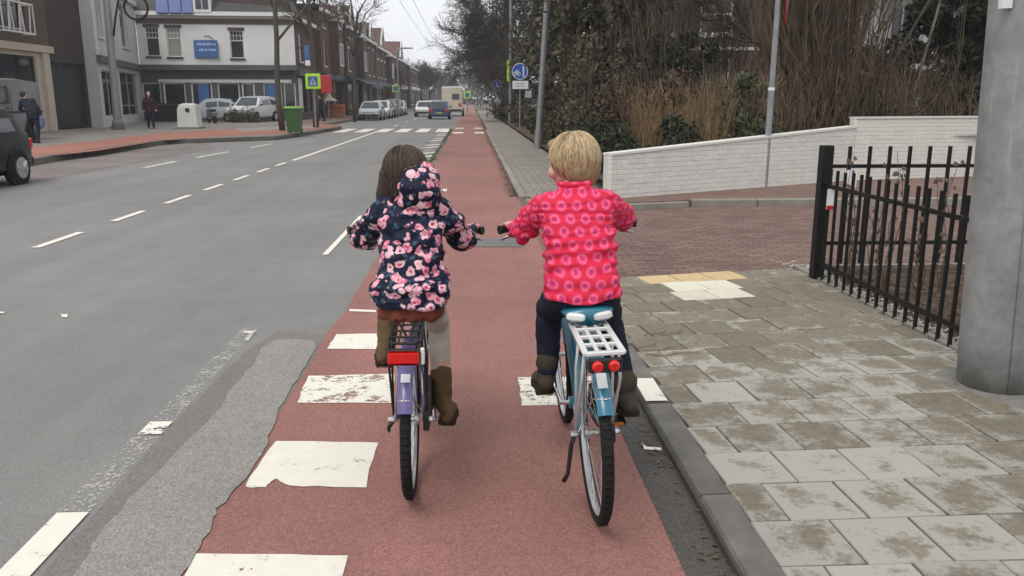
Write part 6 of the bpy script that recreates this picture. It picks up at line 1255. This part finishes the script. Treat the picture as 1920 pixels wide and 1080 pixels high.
for k, (px, lab) in enumerate(((618, 'orange crate stack nearest the red banner'), (629, 'orange crate stack in the middle of the shop display'), (638, 'yellow-orange crate stack closest to the brown house'))):
    p = G(px, 220, LZ); t_ = thing('crate_stack', lab, 'crates', p, group=gp2)
    for q in range(3): MB().cbox((0, 0, .17 + q * .36), (.75, .55, .3), .03).build('crate', M['orange'], t_)
p = G(613, 221, LZ); t_ = thing('stall_parasol', 'pale folded parasol over the orange crates', 'parasol', (p.x, p.y + 1, LZ)); MB().tube([(0, 0, 0), (0, 0, 2.0)], .03, 8).build('pole', M['white'], t_); MB().lathe([(.75, 1.3), (.3, 1.6), (.12, 2.1), (.02, 2.3)], n=10).build('canopy', M['beige'], t_, auto=30)
# ================================================================== trees on the left and at the end of the road
for i, (px, py, tp, h, rd, lab) in enumerate(((530, 245, (498, 0), 9, .15, 'slim leaning bare street tree beside the green bin'), (592, 239, (604, 0), 9.5, .16, 'slim bare street tree behind the lime crossing sign'), (665, 226, (662, 20), 9.5, .14, 'thin bare street tree at the parked silver car'))):
    a = G(px, py, LZ); b2 = D(tp[0], tp[1], a.y); d = (b2 - a).normalized(); bare_tree('street_tree', lab, a, 60 + i, h * .75, rd, 4, d, 'bark_grey', kids=(1, 3), shrink=.56, wig=.1, up=.1, minr=.011, ang=(.4, .95))
t0 = bare_tree('distant_tree', 'distant bare tree left of the road end', (-6.5, 135, 0), 70, 3.4, .16, 4, (0, 0, 1), 'bark_grey', 'bare trees at the end of the road', kids=(2, 3), shrink=.7, wig=.15, up=.08, minr=.022)
for i, (x, Y, s, lab) in enumerate(((-10.5, 118, .9, 'distant bare tree over the terrace roofs'), (-9, 160, 1.2, 'tall distant tree where the terrace ends'), (-4, 190, 1.1, 'distant tree just left of the vanishing road'), (2, 230, 1.3, 'distant tree closing the end of the road'), (8, 200, 1.3, 'distant tree at the right of the road end'), (-16, 230, 1.6, 'tallest distant tree far behind the terrace'), (5, 150, 1.1, 'distant tree past the last ivy trees'), (-1, 260, 1.6, 'farthest tree on the road axis'), (-8, 215, 1.3, 'distant tree behind the camper van'))):
    dup(t0, (x, Y, 0), rnd.uniform(0, 6), lab, 'bare trees at the end of the road', s)
r = random.Random(12); fw = MB()
for k in range(9000):
    x = r.uniform(-60, 60); Y = 270 + r.random() * 40; fw.add([], []); h = abs(r.gauss(0, 1)); c = Vector((x, Y, r.random() ** .8 * (7 + 2.5 * math.sin(x * .21) + 2 * math.sin(x * .57)))); leaves(fw, 1, lambda q: c, .7, r)
tag(fw.build('far_wood', M['stem_dark'], fix=False), 'grey-brown wood closing the far end of the road', 'wood', kind='stuff')
# overhead wires and a curved lamp above the terrace
for k, (x, z) in enumerate(((-2.6, 5.9), (-3.2, 5.9), (-5.6, 5.9), (-6.2, 5.9))):
    b_ = MB(); b_.tube([(x + .15 * math.sin(i * .8), 8 + i * 12, z - .12 * (i % 2)) for i in range(18)], .009, 4, cap=False); tag(b_.build('overhead_wire', M['wire'], fix=False), ['right pair overhead wire nearer the cycle path', 'right pair overhead wire nearer the centre line', 'left pair overhead wire nearer the centre line', 'left pair overhead wire nearer the terrace'][k], 'wire', 'overhead wires above the road')
p = G(748, 217, LZ); t_ = thing('street_lamp', 'curved street lamp standing out against the sky above the terrace', 'street lamp', p); q = D(744, 90, p.y) - p; MB().tube([(0, 0, 0), (0, 0, q.z - .6), (.05, 0, q.z - .1), (.5, 0, q.z)], .07, 8).build('post', M['galv_thin'], t_, auto=40); MB().cbox((.9, 0, q.z), (1.0, .3, .14), .05).build('lamp_head', M['sign_grey'], t_)
for px, Y, lab in ((742, 95, 'far lime-green crossing sign on the left'), (876, 100, 'small far lime-green sign on the right')):
    c = D(px, 166 if px < 800 else 178, Y); t_ = thing('far_crossing_sign', lab, 'sign', (c.x, Y, 0)); MB().tube([(0, .1, 0), (0, .1, c.z)], .05, 8).build('post', M['galv_thin'], t_); MB().cbox((0, 0, c.z), (.8, .1, .8), .02).build('lime_border', M['sign_lime'], t_); MB().cbox((0, -.06, c.z), (.5, .01, .5), .004).build('blue_panel', M['blue_board'], t_)
# ================================================================== thin damp air that pales the far end of the street
hz = MB().b2((-90, -12, -1.2), (90, 330, 22)).build('haze', pm('unused', (.5, .5, .5)))
hm = bpy.data.materials.new('haze_air'); hm.use_nodes = True; t = hm.node_tree; t.nodes.clear(); vo_ = N(t, 'ShaderNodeVolumePrincipled'); vo_.inputs['Color'].default_value = (.86, .9, .96, 1); vo_.inputs['Density'].default_value = .0009; vo_.inputs['Anisotropy'].default_value = .2
ou = N(t, 'ShaderNodeOutputMaterial'); t.links.new(vo_.outputs[0], ou.inputs['Volume']); hz.data.materials.clear(); hz.data.materials.append(hm); tag(hz, 'thin damp air paling the far end of the street', 'haze', kind='stuff')
